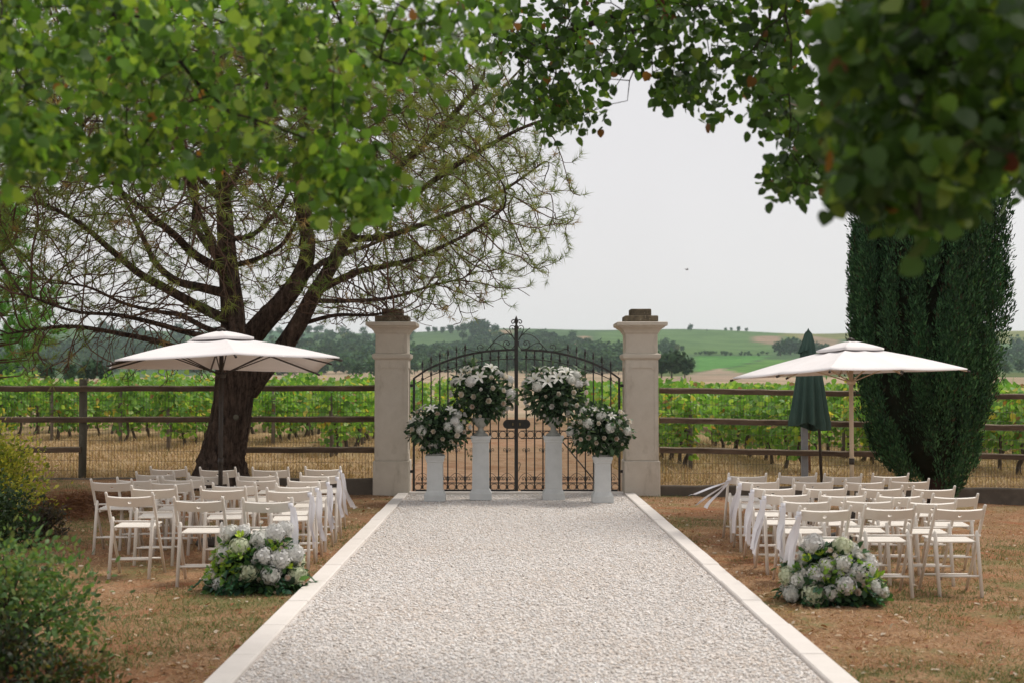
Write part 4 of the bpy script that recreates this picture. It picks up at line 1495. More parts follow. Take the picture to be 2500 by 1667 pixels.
def bouquet(px, py, D, hwp, hhp, seed, label, spec):
    """ball-shaped arrangement seen centred on px,py with half sizes in pixels"""
    c = P(px, py, D)
    rx, rz = hwp / F_PX * D, hhp / F_PX * D
    root = empty('flower_bouquet', (c[0], D, c[2] - rz))
    tag(root, label, 'bouquet', 'bouquets in the urns')
    cen = (0, 0, rz)
    rad = (rx, rx, rz)
    b = MB(); b.lathe([(0.03, 0.0), (rx * .42, rz * .5), (rx * .55, rz), (rx * .42, rz * 1.5), (0.05, rz * 1.75)], 10); b.obj('stems', M['moss'], root)
    foliage_ball('foliage', root, cen, rad, 1500, seed, DARKG, 0.085, droop=0.25)
    # trailing sprigs
    R = random.Random(seed)
    for k in range(7):
        a = R.uniform(0, 6.28); 
        p0 = Vector((rx * .7 * math.cos(a), rx * .7 * math.sin(a), rz * R.uniform(.3, 1.3)))
        e = p0 + Vector((math.cos(a) * R.uniform(.1, .28), math.sin(a) * .12, R.uniform(-.3, .12)))
        mb = MB(); m_ = (p0 + e) / 2 + Vector((0, 0, .05)); mb.tube([p0, m_, e], [0.004, 0.003, 0.002], 4)
        sp = mb.obj('sprig', M['vine_wood'], root)
        Rn = np.random.default_rng(seed * 31 + k)
        t = np.linspace(.2, 1, 12)[:, None]
        pp = (1 - t) ** 2 * np.array(p0) + 2 * t * (1 - t) * np.array(m_) + t ** 2 * np.array(e)
        dd = unit(Rn.normal(0, 1, (12, 3)) + np.array(e - p0) * 2)
        scatter('sprig_leaves', OVAL_V, OVAL_F, pp, frames(dd, Rn.normal(0, 1, (12, 3))), 0.05, pick_cols(Rn, 12, DARKG), M['leaf'], sp)
    used_d = []
    for kind, count, smin, smax, zlo, zhi in spec:
        for _ in range(count):
            for tr in range(40):
                a = R.uniform(0, 6.28); z = R.uniform(zlo, zhi)
                q = math.sqrt(max(0, 1 - z * z))
                d = Vector((q * math.cos(a), q * math.sin(a), z))
                if all((d - u).length > 0.30 for u in used_d): break
            used_d.append(d)
            me = R.choice(kind)
            o = put_flower(root, me, cen, rad, d + Vector((R.uniform(-.2, .2), -0.25, R.uniform(0, .35))), R.uniform(smin, smax), R.uniform(.9, 1.06))
            o.location = Vector(cen) + Vector((d.x * rad[0], d.y * rad[1], d.z * rad[2])) * R.uniform(.92, 1.08)
    return c[2] - rz

TALL = [(LILY, 9, .085, .12, .45, .98), (ROSES, 26, .055, .075, -.7, .6), (HYD[:2], 7, .06, .08, -.2, .8), (ROSES, 18, .032, .045, -.9, .9)]
SHORT = [(ROSES, 28, .052, .072, -.6, .7), (HYD[:2], 8, .06, .085, -.3, .8), (LILY, 6, .07, .1, .1, .9), (ROSES, 18, .03, .042, -.9, .9)]
ped = [
    (1063, 1222.5, 1113, 18.86, 0.235, 'short white pedestal beside the pine-side pillar', SHORT, (1069, 1044, 70, 56), 'round bouquet of white roses on the short pedestal beside the pine-side pillar', 'low stone urn on the short pedestal beside the pine-side pillar'),
    (1174, 1219.5, 1066, 19.08, 0.25, 'tall white pedestal holding lilies on the pine side of the gate post', TALL, (1180, 961, 73, 66), 'tall bouquet of white lilies and roses on the pine side of the gate post', 'stemmed stone urn on the tall pedestal, pine side of the gate post'),
    (1351, 1219.5, 1066, 19.08, 0.25, 'tall white pedestal on the cypress side of the gate post', TALL, (1354, 961, 76, 65), 'tall bouquet of white lilies and roses on the cypress side of the gate post', 'stemmed stone urn on the tall pedestal, cypress side of the gate post'),
    (1470, 1226.5, 1116, 18.62, 0.235, 'short white pedestal beside the cypress-side pillar', SHORT, (1466, 1049, 70, 58), 'round bouquet of white roses on the short pedestal beside the cypress-side pillar', 'low stone urn on the short pedestal beside the cypress-side pillar'),
]
for i, (px, by, ty, D, w, lab, spec, (bx, byy, hw_, hh_), blab, ulab) in enumerate(ped):
    x, y, z = pedestal(px, by, ty, D, w, lab)
    bottom = P(bx, byy + hh_, D)[2]
    urn(x, y, z, 0.95 if i in (1, 2) else 1.15, max(0.55, (bottom - z + 0.05) / 0.36), ulab)
    bouquet(bx, byy, D, hw_, hh_, 40 + i, blab, spec)

# ---- the two floor arrangements beside the path
def floor_arrangement(px, base_y, D, half_w, height, seed, label, trail):
    x = (px - 1240) / F_PX * D
    g = float(z_lawn(x, D))
    root = empty('floor_arrangement', (x, D, g))
    tag(root, label, 'flowers', 'flower arrangements on the lawn beside the path')
    rx, ry, rz = half_w, 0.23, height
    cen = (0, 0, 0.0)
    b = MB(); b.lathe([(rx * .74, 0.0), (rx * .80, 0.05), (rx * .74, rz * .45), (rx * .45, rz * .72), (0.06, rz * .84)], 14)
    for i, v in enumerate(b.v): b.v[i] = (v[0], v[1] * ry / rx, v[2])
    b.obj('foam_base', M['moss'], root)
    G = [(0.035, 0.085, 0.03), (0.055, 0.13, 0.045), (0.02, 0.045, 0.018), (0.09, 0.19, 0.06), (0.05, 0.13, 0.08)]
    foliage_ball('foliage', root, (0, 0, 0.02), (rx * .98, ry * 1.05, rz * .9), 2100, seed, G, 0.075, dome=True, droop=0.35)
    LG = [(0.20, 0.36, 0.05), (0.34, 0.48, 0.07), (0.15, 0.28, 0.06)]
    R = random.Random(seed)
    for k in range(7):
        a = R.uniform(math.pi * 1.05, math.pi * 1.95); q = R.uniform(.2, .8)
        d = Vector((math.cos(a) * math.sqrt(1 - q * q), math.sin(a) * math.sqrt(1 - q * q), q))
        c = (d.x * rx * .95, d.y * ry, d.z * rz * .95)
        foliage_ball('lime_foliage', root, c, (.075, .06, .065), 60, seed * 3 + k, LG, 0.055)
    # ferny fronds spilling over the grass
    for k in range(trail + 6):
        a = R.uniform(math.pi * 0.95, math.pi * 1.45) if k < trail else R.uniform(0, 6.28)
        p0 = Vector((rx * .75 * math.cos(a), ry * .75 * math.sin(a), rz * .25))
        e = Vector((math.cos(a) * (rx + R.uniform(.02, .22)), math.sin(a) * (ry + R.uniform(.02, .12)), R.uniform(.012, .06)))
        m_ = (p0 + e) / 2 + Vector((0, 0, .09))
        mb = MB(); mb.tube([p0, m_, e], [0.004, 0.003, 0.002], 4); sp = mb.obj('frond', M['vine_wood'], root)
        Rn = np.random.default_rng(seed * 17 + k)
        n = 26
        t = np.linspace(.15, 1, n)[:, None]
        pp = (1 - t) ** 2 * np.array(p0) + 2 * t * (1 - t) * np.array(m_) + t ** 2 * np.array(e)
        sd = np.where(np.arange(n) % 2 == 0, 1, -1)[:, None]
        ax = unit(np.array(e - p0)[None])[0]; lat = np.cross(ax, [0, 0, 1])
        dd = unit(lat * sd + ax * 0.6 + Rn.normal(0, .25, (n, 3)))
        scatter('frond_leaves', OVAL_V, OVAL_F, pp, frames(dd, np.tile([0, 0, 1.0], (n, 1)) + Rn.normal(0, .3, (n, 3))), 0.05, pick_cols(Rn, n, [(0.03, 0.10, 0.05), (0.05, 0.15, 0.07)]), M['leaf'], sp)
    used_d = []
    for kind, count, smin, smax, zlo, zhi, sep in [(HYD[:2] + HYD, 20, .06, .09, .14, .97, .29), (ROSES, 24, .040, .054, .1, .95, .18), (ORCH, 9, .045, .06, .35, .9, .22), (ROSES, 14, .025, .034, .1, .98, .16)]:
        for _ in range(count):
            for tr in range(60):
                a = R.uniform(math.pi * 0.9, math.pi * 2.1) if R.random() < .8 else R.uniform(0, 6.28)
                z = R.uniform(zlo, zhi); q = math.sqrt(1 - z * z)
                d = Vector((q * math.cos(a), q * math.sin(a), z))
                if all((d - u).length > sep for u in used_d): break
            used_d.append(d)
            k = R.uniform(.9, 1.04)
            o = link(kind[0].name.split('.')[0], R.choice(kind), M['petal'], root, (d.x * rx * k, d.y * ry * k, d.z * rz * k + .02),
                     (d + Vector((0, -.3, .3))).to_track_quat('Z', 'Y').to_euler())
            s = R.uniform(smin, smax); o.scale = (s, s, s)
            if d.z > .75 and R.random() < .4:     # a few stems stand up above the dome
                o.location.z += R.uniform(.03, .1)
                mb = MB(); top = Vector(o.location); mb.tube([top * .75, top - Vector((0, 0, .01))], .003, 4); mb.obj('stem', M['leaf_stem'], root)
    return root
M['leaf_stem'] = simple('green_stem', (0.05, 0.10, 0.03), (0.07, 0.12, 0.04), 0.6, 8)
floor_arrangement(631, 1445, 10.75, 0.395, 0.50, 71, 'mound of white hydrangeas and roses on the lawn, pine side of the path', 5)
floor_arrangement(2028, 1462, 10.28, 0.385, 0.47, 72, 'mound of white hydrangeas with lime orchids on the lawn, cypress side of the path', 2)

# ================================================================== the big pine
def build_pine():
    R = np.random.default_rng(101)
    T0 = 19.3
    base = P(530, 1166, T0); gz0 = float(z_lawn(base[0], T0))
    root = empty('pine_tree', (base[0], T0, gz0))
    tag(root, 'big spreading pine with a leaning dark trunk forking behind the white parasol', 'tree')
    O = np.array([base[0], T0, gz0])
    def pl(pts, d0, d1, n=5):
        """pixels with depth running from d0 to d1 metres from the trunk's own depth"""
        m = len(pts)
        return [np.array(q) for q in catmull([P(px, py, T0 + d0 + (d1 - d0) * i / (m - 1)) for i, (px, py) in enumerate(pts)], n)]
    # --- trunk: ridged, flared at the foot
    tp = [np.array(q) for q in catmull([P(528, 1172, T0), P(536, 1130, T0), P(549, 1080, T0), P(563, 1020, T0), P(572, 950, T0), P(573, 880, T0), P(571, 835, T0), P(570, 800, T0)], 9)]
    tp[0][2] = gz0 - 0.12
    nr = len(tp); sides = 44
    v = []; f = []
    rr_ = np.interp(np.linspace(0, 1, nr), [0, .08, .2, .45, .75, .9, 1], [.44, .38, .325, .285, .268, .285, .26])
    for i, c in enumerate(tp):
        for k in range(sides):
            a = 2 * math.pi * k / sides
            t = i / nr
            r = rr_[i] * (1 + 0.07 * math.sin(a * 5 + 1.3 + t * 2) * (1 - .5 * t) + 0.05 * math.sin(a * 11 + 4 * t) + 0.05 * (R.random() - .5) + (0.10 * math.sin(a * 3 + .5) if t < .15 else 0))
            v.append((c[0] + r * math.cos(a), c[1] + r * math.sin(a), c[2]))
    for i in range(nr - 1):
        for k in range(sides):
            k2 = (k + 1) % sides
            f.append((i * sides + k, i * sides + k2, (i + 1) * sides + k2, (i + 1) * sides + k))
    f.append(tuple(range((nr - 1) * sides, nr * sides)))
    mb = MB(); mb.add([np.array(q) - O for q in v], f, True); tr = mb.obj('trunk', M['bark'], root)
    # cut branch scar
    mb = MB(); sp = P(576, 1018, T0 - 0.30) - O
    mb.lathe([(0.045, 0), (0.04, 0.02), (0.02, 0.025)], 10); 
    o = mb.obj('branch_scar', M['post_wood'], tr, loc=sp, rot=(math.pi / 2, 0, 0))
    # --- limbs traced from the photograph, given depth
    limbs = [
        ([(571, 850), (568, 760), (561, 690), (553, 600), (547, 500), (540, 400), (532, 280), (540, 150), (560, 40)], 0, 0.3, .20, .035),
        ([(580, 860), (640, 790), (695, 730), (738, 665), (752, 592), (733, 493), (735, 370), (752, 185), (745, 50)], 0.05, -0.5, .19, .035),
        ([(598, 965), (642, 905), (690, 850), (735, 780), (765, 722), (800, 666), (845, 586), (894, 524), (950, 430), (1017, 370), (1110, 277), (1180, 190)], 0, -0.8, .165, .03),
        ([(560, 785), (482, 747), (400, 702), (340, 668), (270, 610), (200, 550), (120, 505), (-20, 450)], -0.1, -1.2, .085, .018),
        ([(558, 718), (490, 702), (430, 686), (382, 645), (351, 585), (296, 465), (250, 330)], 0.1, 1.8, .08, .018),
        ([(556, 668), (475, 622), (425, 573), (357, 518), (270, 440), (180, 300)], 0, -2.2, .075, .018),
        ([(552, 655), (500, 590), (475, 540), (478, 460), (440, 380), (420, 240)], 0.1, 2.4, .07, .018),
        ([(566, 650), (630, 632), (690, 596), (722, 540), (735, 470)], 0, -1.8, .045, .014),
        ([(560, 585), (620, 572), (680, 510), (712, 440), (720, 330)], 0, 2.2, .045, .014),
        ([(560, 880), (480, 868), (400, 838), (319, 820), (191, 798), (106, 802), (20, 815)], -.1, -1.4, .06, .014),
        ([(775, 712), (863, 668), (940, 650), (1017, 629), (1140, 573), (1230, 510)], -.1, -1.6, .06, .014),
        ([(850, 585), (950, 575), (1080, 530), (1220, 470), (1330, 395)], -.2, 1.2, .06, .014),
        ([(898, 520), (1000, 480), (1120, 400), (1260, 320), (1370, 280)], -.3, -1.5, .06, .014),
        ([(955, 428), (1060, 335), (1190, 250), (1290, 150)], -.4, 2.0, .05, .014),
        ([(765, 735), (850, 735), (950, 728), (1050, 700), (1130, 680)], 0, 1.4, .04, .012),
        ([(700, 725), (790, 640), (900, 600), (1000, 560)], 0, 3.6, .06, .014),
        ([(560, 700), (520, 600), (470, 480), (430, 330)], 0, -4.2, .07, .016),
        ([(740, 600), (760, 480), (800, 330), (850, 180)], -.2, -4.0, .07, .016),
        ([(730, 480), (800, 380), (900, 250), (1000, 120)], -.2, 3.6, .06, .016),
        ([(548, 500), (460, 400), (360, 250), (260, 130)], 0, 2.6, .06, .016),
        ([(545, 480), (600, 380), (650, 250), (660, 100)], 0, -3.4, .06, .016),
        ([(556, 820), (500, 800), (440, 770), (380, 760), (300, 740), (210, 700), (110, 690)], 0, 2.2, .05, .014),
        ([(556, 830), (470, 815), (380, 790), (290, 770), (180, 760), (60, 720)], -0.1, -3.0, .05, .014),
        ([(740, 790), (820, 770), (900, 770), (960, 760)], 0, -2.0, .035, .012),
    ]
    seeds = []; rfix = []
    allp = []
    for pts, d0, d1, r0, r1 in limbs:
        q = pl(pts, d0, d1, 6)
        parent = None
        if allp:
            A_ = np.array(allp); j = np.argmin(np.linalg.norm(A_ - q[0], axis=1)); parent = int(j)
        seeds.append((q, parent)); 
        rfix += list(np.linspace(r0, r1, len(q)))
        allp += q
    # --- crown attractors
    fork = P(600, 800, T0)
    n = 19500
    az = R.random(n) * 2 * math.pi
    el = np.radians(2 + 88 * R.random(n) ** 0.85)
    ca, sa = np.cos(az), np.sin(az)
    Rad = np.interp(np.degrees(el), [0, 6, 15, 28, 50, 90], [3.3, 3.9, 5.0, 5.55, 5.4, 4.9])
    Rad = Rad * np.where(ca < 0, 1 + 0.10 * (-ca), 1.0) * (1 - 0.12 * sa * sa)
    lob = 1 + 0.06 * np.sin(az * 5 + 1) * np.sin(el * 7) + 0.05 * np.sin(az * 11 + el * 9)
    u = 0.38 + 0.62 * R.random(n) ** 0.55
    r = Rad * u * lob
    A = fork + np.stack([r * np.cos(el) * ca, r * np.cos(el) * sa, r * np.sin(el)], 1)
    # hanging dead twigs at the lower left
    k = 500
    px = 60 + 520 * R.random(k); py = 760 + 170 * R.random(k)
    A2 = np.array([P(a, b, T0 + R.uniform(-2.5, 1.0)) for a, b in zip(px, py)])
    A = np.concatenate([A, A2])
    N, par = grow(seeds, A, 0.115, 1.9, 0.14, 130, 0.75, R)
    rf = np.full(len(N), np.nan); rf[:len(rfix)] = rfix
    chains, rad, tips, size = tubes_from(N, par, 0.0050, 2.6, r_fix=rf)
    thick = MB(); thin = MB()
    for ch in chains:
        m_ = rad[ch[min(1, len(ch) - 1)]]
        if m_ > 0.03: chain_mesh(thick, N - O, rad, ch, 10)
        else: chain_mesh(thin, N - O, rad, ch, 4)
    thick.obj('limbs', M['bark'], root)
    o = thin.obj('twigs', M['twig'], root); o['kind'] = 'stuff'
    # --- needle tufts on the young shoots
    par_ = par
    isg = np.zeros(len(N), bool)
    nl = len(rfix)
    idx = np.array([i for i in range(nl, len(N)) if size[i] <= 8])
    d_out = np.linalg.norm(N[idx] - fork, axis=1)
    elv = (N[idx][:, 2] - fork[2]) / np.maximum(d_out, .1)
    keepp = np.clip((d_out - 2.0) / 2.2, 0.05, 1) * np.clip(0.44 + elv * 0.85, 0.26, 1)
    idx = idx[R.random(len(idx)) < keepp * 0.95]
    per = 21
    pos = np.repeat(N[idx], per, 0)
    sd = unit(N[idx] - N[np.maximum(par[idx], 0)])
    sd = unit(sd + np.array([0, 0, 0.55]))
    dr = unit(np.repeat(sd, per, 0) * 1.0 + R.normal(0, 0.75, (len(pos), 3)))
    pos = pos + dr * 0.01 + np.repeat(sd, per, 0) * (R.random((len(pos), 1)) * 0.10)
    ln = 0.09 + 0.075 * R.random(len(pos))
    wv = np.cross(dr, R.normal(0, 1, dr.shape)); wv = unit(wv) * (0.0046)
    V = np.stack([pos - wv, pos + wv, pos + dr * ln[:, None] - np.array([0, 0, 1]) * (ln * 0.12)[:, None]], 1)
    base_c = pick_cols(R, len(idx), [(0.12, 0.17, 0.04), (0.17, 0.215, 0.05), (0.23, 0.255, 0.065), (0.26, 0.175, 0.07)], [.34, .36, .23, .07], .3)
    C = np.repeat(np.repeat(base_c, per, 0), 3, 0)
    V = V.reshape(-1, 3) - O
    Fc = np.arange(len(V)).reshape(-1, 3)
    o = link('needles', np_mesh('needles', V, Fc, C), M['needle'], root); o['kind'] = 'stuff'
    print('pine', len(N), 'nodes', len(Fc), 'needles')
build_pine()

# young bright green pine beyond the fence, at the edge of the view
def young_pine():
    R = np.random.default_rng(55)
    D = 25.0
    x = (-40 - 1240) / F_PX * D
    g = float(z_field(x, D))
    root = empty('young_pine_tree', (x, D, g))
    tag(root, 'young bright green long-needled pine standing beyond the fence', 'tree')
    mb = MB(); mb.tube([(0, 0, -.1), (.05, 0, 1.4), (0, .03, 3.2), (.04, 0, 5.0)], [.10, .085, .06, .02], 8); mb.obj('trunk', M['bark'], root)
    br = MB(); tuftp = []; tuftd = []
    for k in range(80):
        z = R.uniform(1.5, 4.9); a = R.uniform(0, 6.283)
        L_ = (1.9 - 0.38 * (z - 1.5)) * R.uniform(.6, 1.05)
        p0 = np.array([0.03, 0, z]); d = np.array([math.cos(a), math.sin(a), 0.1])
        p1 = p0 + d * L_ * .6; p2 = p0 + d * L_ + np.array([0, 0, .45 * L_])
        br.tube([p0, p1, p2], [.022, .014, .006], 5)
        for t in np.linspace(.35, 1, 9):
            q = (1 - t) ** 2 * p0 + 2 * t * (1 - t) * p1 + t * t * p2
            for _ in range(2):
                off = R.normal(0, .10, 3)
                tuftp.append(q + off); tuftd.append(unit((d * .4 + np.array([0, 0, 1]) + off * 2)[None])[0])
    br.obj('branches', M['twig'], root)
    tuftp = np.array(tuftp); tuftd = np.array(tuftd)
    per = 36
    pos = np.repeat(tuftp, per, 0); dr = unit(np.repeat(tuftd, per, 0) + R.normal(0, .55, (len(pos), 3)))
    ln = 0.13 + .09 * R.random(len(pos))
    wv = unit(np.cross(dr, R.normal(0, 1, dr.shape))) * .0065
    V = np.stack([pos - wv, pos + wv, pos + dr * ln[:, None]], 1).reshape(-1, 3)
    C = np.repeat(np.repeat(pick_cols(R, len(tuftp), [(0.14, 0.34, 0.08), (0.19, 0.42, 0.11), (0.10, 0.26, 0.07)], None, .3), per, 0), 3, 0)
    o = link('needles', np_mesh('needles', V, np.arange(len(V)).reshape(-1, 3), C), M['needle'], root); o['kind'] = 'stuff'
young_pine()

# ================================================================== the cypress
def build_cypress():
    R = np.random.default_rng(77)
    D = 18.3
    c = P(2283, 1190, D)
    x0 = c[0]; g = float(z_lawn(x0, D))
    root = empty('cypress_tree', (x0, D, g))
    tag(root, 'dense dark green columnar cypress behind the chairs', 'tree')
    mb = MB(); mb.tube([(0, 0, -.1), (0, 0, .25), (-.02, 0, .8), (0, 0, 2.4), (0, 0, 6.5)], [.19, .155, .14, .12, .03], 12); mb.obj('trunk', M['bark_cyp'], root)
    zz = np.array([(1190 - y) for y in (1175, 1120, 1060, 960, 860, 700, 560, 400, 200, 0, -150, -300, -420)]) / F_PX * D
    lx = np.array([2262, 2215, 2150, 2108, 2088, 2084, 2084, 2088, 2100, 2135, 2180, 2230, 2278])
    rx = np.array([2318, 2345, 2378, 2404, 2430, 2446, 2454, 2460, 2458, 2440, 2410, 2350, 2288])
    L_ = (lx - 2283) / F_PX * D; Rr_ = (rx - 2283) / F_PX * D
    # plumes: upright clumps standing around the column
    n_pl = 340
    a = R.random(n_pl) * 2 * math.pi
    zb = R.uniform(0.0, 8.8, n_pl)
    hgt = R.uniform(.7, 2.2, n_pl)
    rp = R.uniform(.08, .22, n_pl)
    pos = []; dr = []; col = []; jit = R.choice([.80, .88, .95, 1.0, 1.04, 1.09], n_pl)
    pal = np.array([(0.018, 0.050, 0.020), (0.030, 0.080, 0.032), (0.055, 0.140, 0.055), (0.085, 0.19, 0.07), (0.045, 0.04, 0.02)])
    for k in range(n_pl):
        m = 760
        t = R.random(m) ** .9
        z = zb[k] + hgt[k] * t
        cl = np.interp(z, zz, L_); cr = np.interp(z, zz, Rr_)
        cxm = (cl + cr) / 2; hw = (cr - cl) / 2
        rr = np.maximum(hw * jit[k] - rp[k] * .6, 0.02)
        px = cxm + rr * math.cos(a[k]); py = rr * math.sin(a[k])
        w = rp[k] * np.sin(np.pi * np.clip(.18 + .8 * t, 0, 1)) ** .7
        off = unit(R.normal(0, 1, (m, 3))) * (R.random((m, 1)) ** .35)
        p = np.stack([px, py, z], 1) + off * w[:, None] * np.array([1, 1, .5])
        out = np.stack([np.full(m, math.cos(a[k])), np.full(m, math.sin(a[k])), np.zeros(m)], 1)
        d = unit(np.array([0, 0, 1.0]) + .55 * off + .25 * out + R.normal(0, .28, (m, 3)))
        cc = pal[R.choice(5, m, p=[.30, .32, .22, .10, .06])] * R.uniform(.6, 1.45)
        ok = (z < 9.3) & (z > .05)
        pos.append(p[ok]); dr.append(d[ok]); col.append(cc[ok])
    pos = np.concatenate(pos); dr = np.concatenate(dr); col = np.concatenate(col)
    n = len(pos)
    SPR = np.array([(-.08, 0, 0), (.08, 0, 0), (.17, .4, .05), (0, 1, 0), (-.17, .4, .05)])
    SF = [(0, 1, 2), (0, 2, 4), (4, 2, 3)]
    o = scatter('foliage', SPR, SF, pos, frames(dr, R.normal(0, 1, (n, 3))), .03 + .045 * R.random(n), col, M['cypress'], root); o['kind'] = 'stuff'
    # solid dark core added inside the column to block light
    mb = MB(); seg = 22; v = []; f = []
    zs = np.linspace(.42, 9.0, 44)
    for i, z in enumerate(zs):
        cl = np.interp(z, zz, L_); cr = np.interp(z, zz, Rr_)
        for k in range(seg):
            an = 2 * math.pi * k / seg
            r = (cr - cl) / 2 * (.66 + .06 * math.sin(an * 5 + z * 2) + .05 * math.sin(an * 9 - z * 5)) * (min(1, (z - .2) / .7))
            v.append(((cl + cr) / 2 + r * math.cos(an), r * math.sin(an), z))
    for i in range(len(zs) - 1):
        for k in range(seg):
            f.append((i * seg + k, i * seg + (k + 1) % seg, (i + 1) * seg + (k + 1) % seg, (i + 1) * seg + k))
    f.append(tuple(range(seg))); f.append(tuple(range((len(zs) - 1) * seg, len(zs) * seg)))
    mb.add(v, f, True); mb.obj('light_block_core', M['cyp_light_block'], root)
M['cyp_light_block'] = simple('cypress_light_block', (0.012, 0.018, 0.010), (0.022, 0.020, 0.013), 0.98, 14, 0.8, 0.05, 0.02)
build_cypress()

# ================================================================== trees overhead that frame the view
LIME_PAL = [(0.045, 0.105, 0.015), (0.07, 0.155, 0.022), (0.115, 0.225, 0.03), (0.22, 0.33, 0.045), (0.26, 0.12, 0.035), (0.14, 0.04, 0.02)]
def leaf_variants(shade_tint=1.0):
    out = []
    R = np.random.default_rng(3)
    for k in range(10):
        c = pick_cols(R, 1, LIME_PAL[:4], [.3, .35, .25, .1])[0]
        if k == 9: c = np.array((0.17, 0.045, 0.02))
        c = c * shade_tint
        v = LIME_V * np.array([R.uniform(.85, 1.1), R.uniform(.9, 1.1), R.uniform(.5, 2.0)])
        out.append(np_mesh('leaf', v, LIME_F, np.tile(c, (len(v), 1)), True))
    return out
LEAFV = leaf_variants()
LEAF_SHADED = leaf_variants(0.55)      # same leaves, with the dense crown's shade put into their colour

def overhead_tree(name, label, trunk_xy, trunk_h, trunk_r, limb_ends, regions, extra, seed, leaf_size, pal_p, n_obj=300, shade_tint=1.0, variants=None):
    """regions: list of (pixel polygon, depth range, cluster count, leaves per cluster, spread m)"""
    R = np.random.default_rng(seed)
    tx, ty = trunk_xy
    g = float(z_lawn(tx, ty))
    root = empty(name, (tx, ty, g))
    tag(root, label, 'tree', 'broadleaf trees arching over the path')
    O = np.array([tx, ty, g])
    A = []; Ac = []
    for poly, (d0, d1), cnt, per, spread in regions:
        xs = [p[0] for p in poly]; ys = [p[1] for p in poly]
        got = 0
        while got < cnt:
            px = R.uniform(min(xs), max(xs), 400); py = R.uniform(min(ys), max(ys), 400)
            for a, b in zip(px[in_poly(px, py, poly)], py[in_poly(px, py, poly)]):
                D = R.uniform(d0, d1)
                A.append(P(a, b, D)); Ac.append((per, spread)); got += 1
                if got >= cnt: break
    for c, rad, cnt, per, spread in extra:  # unseen crown clumps above the frame, added to shade the leaves below
        p = np.array(c) + unit(R.normal(0, 1, (cnt, 3))) * np.array(rad) * (R.random((cnt, 1)) ** .4)
        for q in p: A.append(q); Ac.append((per, spread))
    A = np.array(A)
    # trunk and limbs
    trunk = catmull([(tx, ty, g - .15), (tx + .02, ty, g + .5), (tx - .03, ty + .03, g + 1.6), (tx, ty, g + trunk_h), (tx + .05, ty, g + trunk_h + 1.4), (tx, ty + .1, g + trunk_h + 2.6)], 5)
    nt = len(trunk)
    tr_r = list(np.interp(np.linspace(0, 1, nt), [0, .06, .2, .5, .75, 1], [1.55, 1.2, 1.0, .9, .55, .2]) * trunk_r)
    seeds = [(trunk, None)]; rfix = list(tr_r)
    for (zf, end, r0) in limb_ends:
        j = int(zf * (nt - 1))
        p0 = np.array(trunk[j]); e = np.array(end)
        mdl = (p0 + e) / 2 + np.array([0, 0, .35])
        q = catmull([p0, p0 * .6 + mdl * .4 + [0, 0, .12], mdl, e], 6)[1:]
        seeds.append((q, j)); rfix += list(np.linspace(r0, .02, len(q)))
    N, par = grow(seeds, A, 0.14, 2.6, 0.16, 120, 0.0, R)
    rf = np.full(len(N), np.nan); rf[:len(rfix)] = rfix
    chains, rad, tips, size = tubes_from(N, par, 0.0028, 2.4, r_fix=rf)
    tk = MB(); tn = MB()
    for ci, ch in enumerate(chains):
        m_ = rad[ch[min(1, len(ch) - 1)]]
        if ci == 0 or ch[0] == 0: 
            chain_mesh(tk, N - O, rad, ch, 14)
        elif m_ > 0.02: chain_mesh(tk, N - O, rad, ch, 8)
        else: chain_mesh(tn, N - O, rad, ch, 4)
    tk.obj('trunk', M['bark_lime'], root)
    o = tn.obj('twigs', M['bark_lime'], root); o['kind'] = 'stuff'
    # leaves
    pos = []
    tone = []
    for a, (per, spread) in zip(A, Ac):
        k = max(2, int(per * R.uniform(.6, 1.4)))
        p = a + np.clip(R.normal(0, .55, (k, 3)), -.8, .8) * spread * np.array([1, 1, .85])
        pos.append(p); tone += [R.choice([.62, .8, 1.0, 1.2, 1.5])] * k
    pos = np.concatenate(pos); n = len(pos); tone = np.array(tone)
    hang = unit(R.normal(0, .75, (n, 3)) + np.array([0, 0, -.75]))
    nrm = unit(R.normal(0, .8, (n, 3)) + np.array([0, 0, .55]))
    fr = frames(hang, nrm)
    size_ = leaf_size * (.65 + .6 * R.random(n))
    col = pick_cols(R, n, LIME_PAL, pal_p, .25) * tone[:, None] * shade_tint  # last factor darkens the whole tree's leaf colour to imitate crown shade
    # the leaves that show largest become parts of their own
    q = (pos - np.array([0, 0, CAM_Z])) @ CAM_R
    px, py = proj(pos)
    vis = (px > -20) & (px < 2520) & (py > -20) & (py < 700) & (-q[:, 2] > .5)
    big = np.where(vis, size_ / np.maximum(-q[:, 2], .5), 0)
    order = np.argsort(-big)[:n_obj]
    order = order[big[order] > 0]
    mask = np.ones(n, bool); mask[order] = False
    for i in order:
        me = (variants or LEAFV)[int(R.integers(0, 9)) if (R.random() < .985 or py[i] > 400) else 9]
        o = link('leaf', me, M['leaf'], root)
        mt = Matrix([[*(fr[i][r] * size_[i]), pos[i][r] - O[r]] for r in range(3)] + [[0, 0, 0, 1]])
        o.matrix_local = mt
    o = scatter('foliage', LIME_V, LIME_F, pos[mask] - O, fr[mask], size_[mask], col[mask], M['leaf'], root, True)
    o['kind'] = 'stuff'
    print(name, len(N), n)
    return root

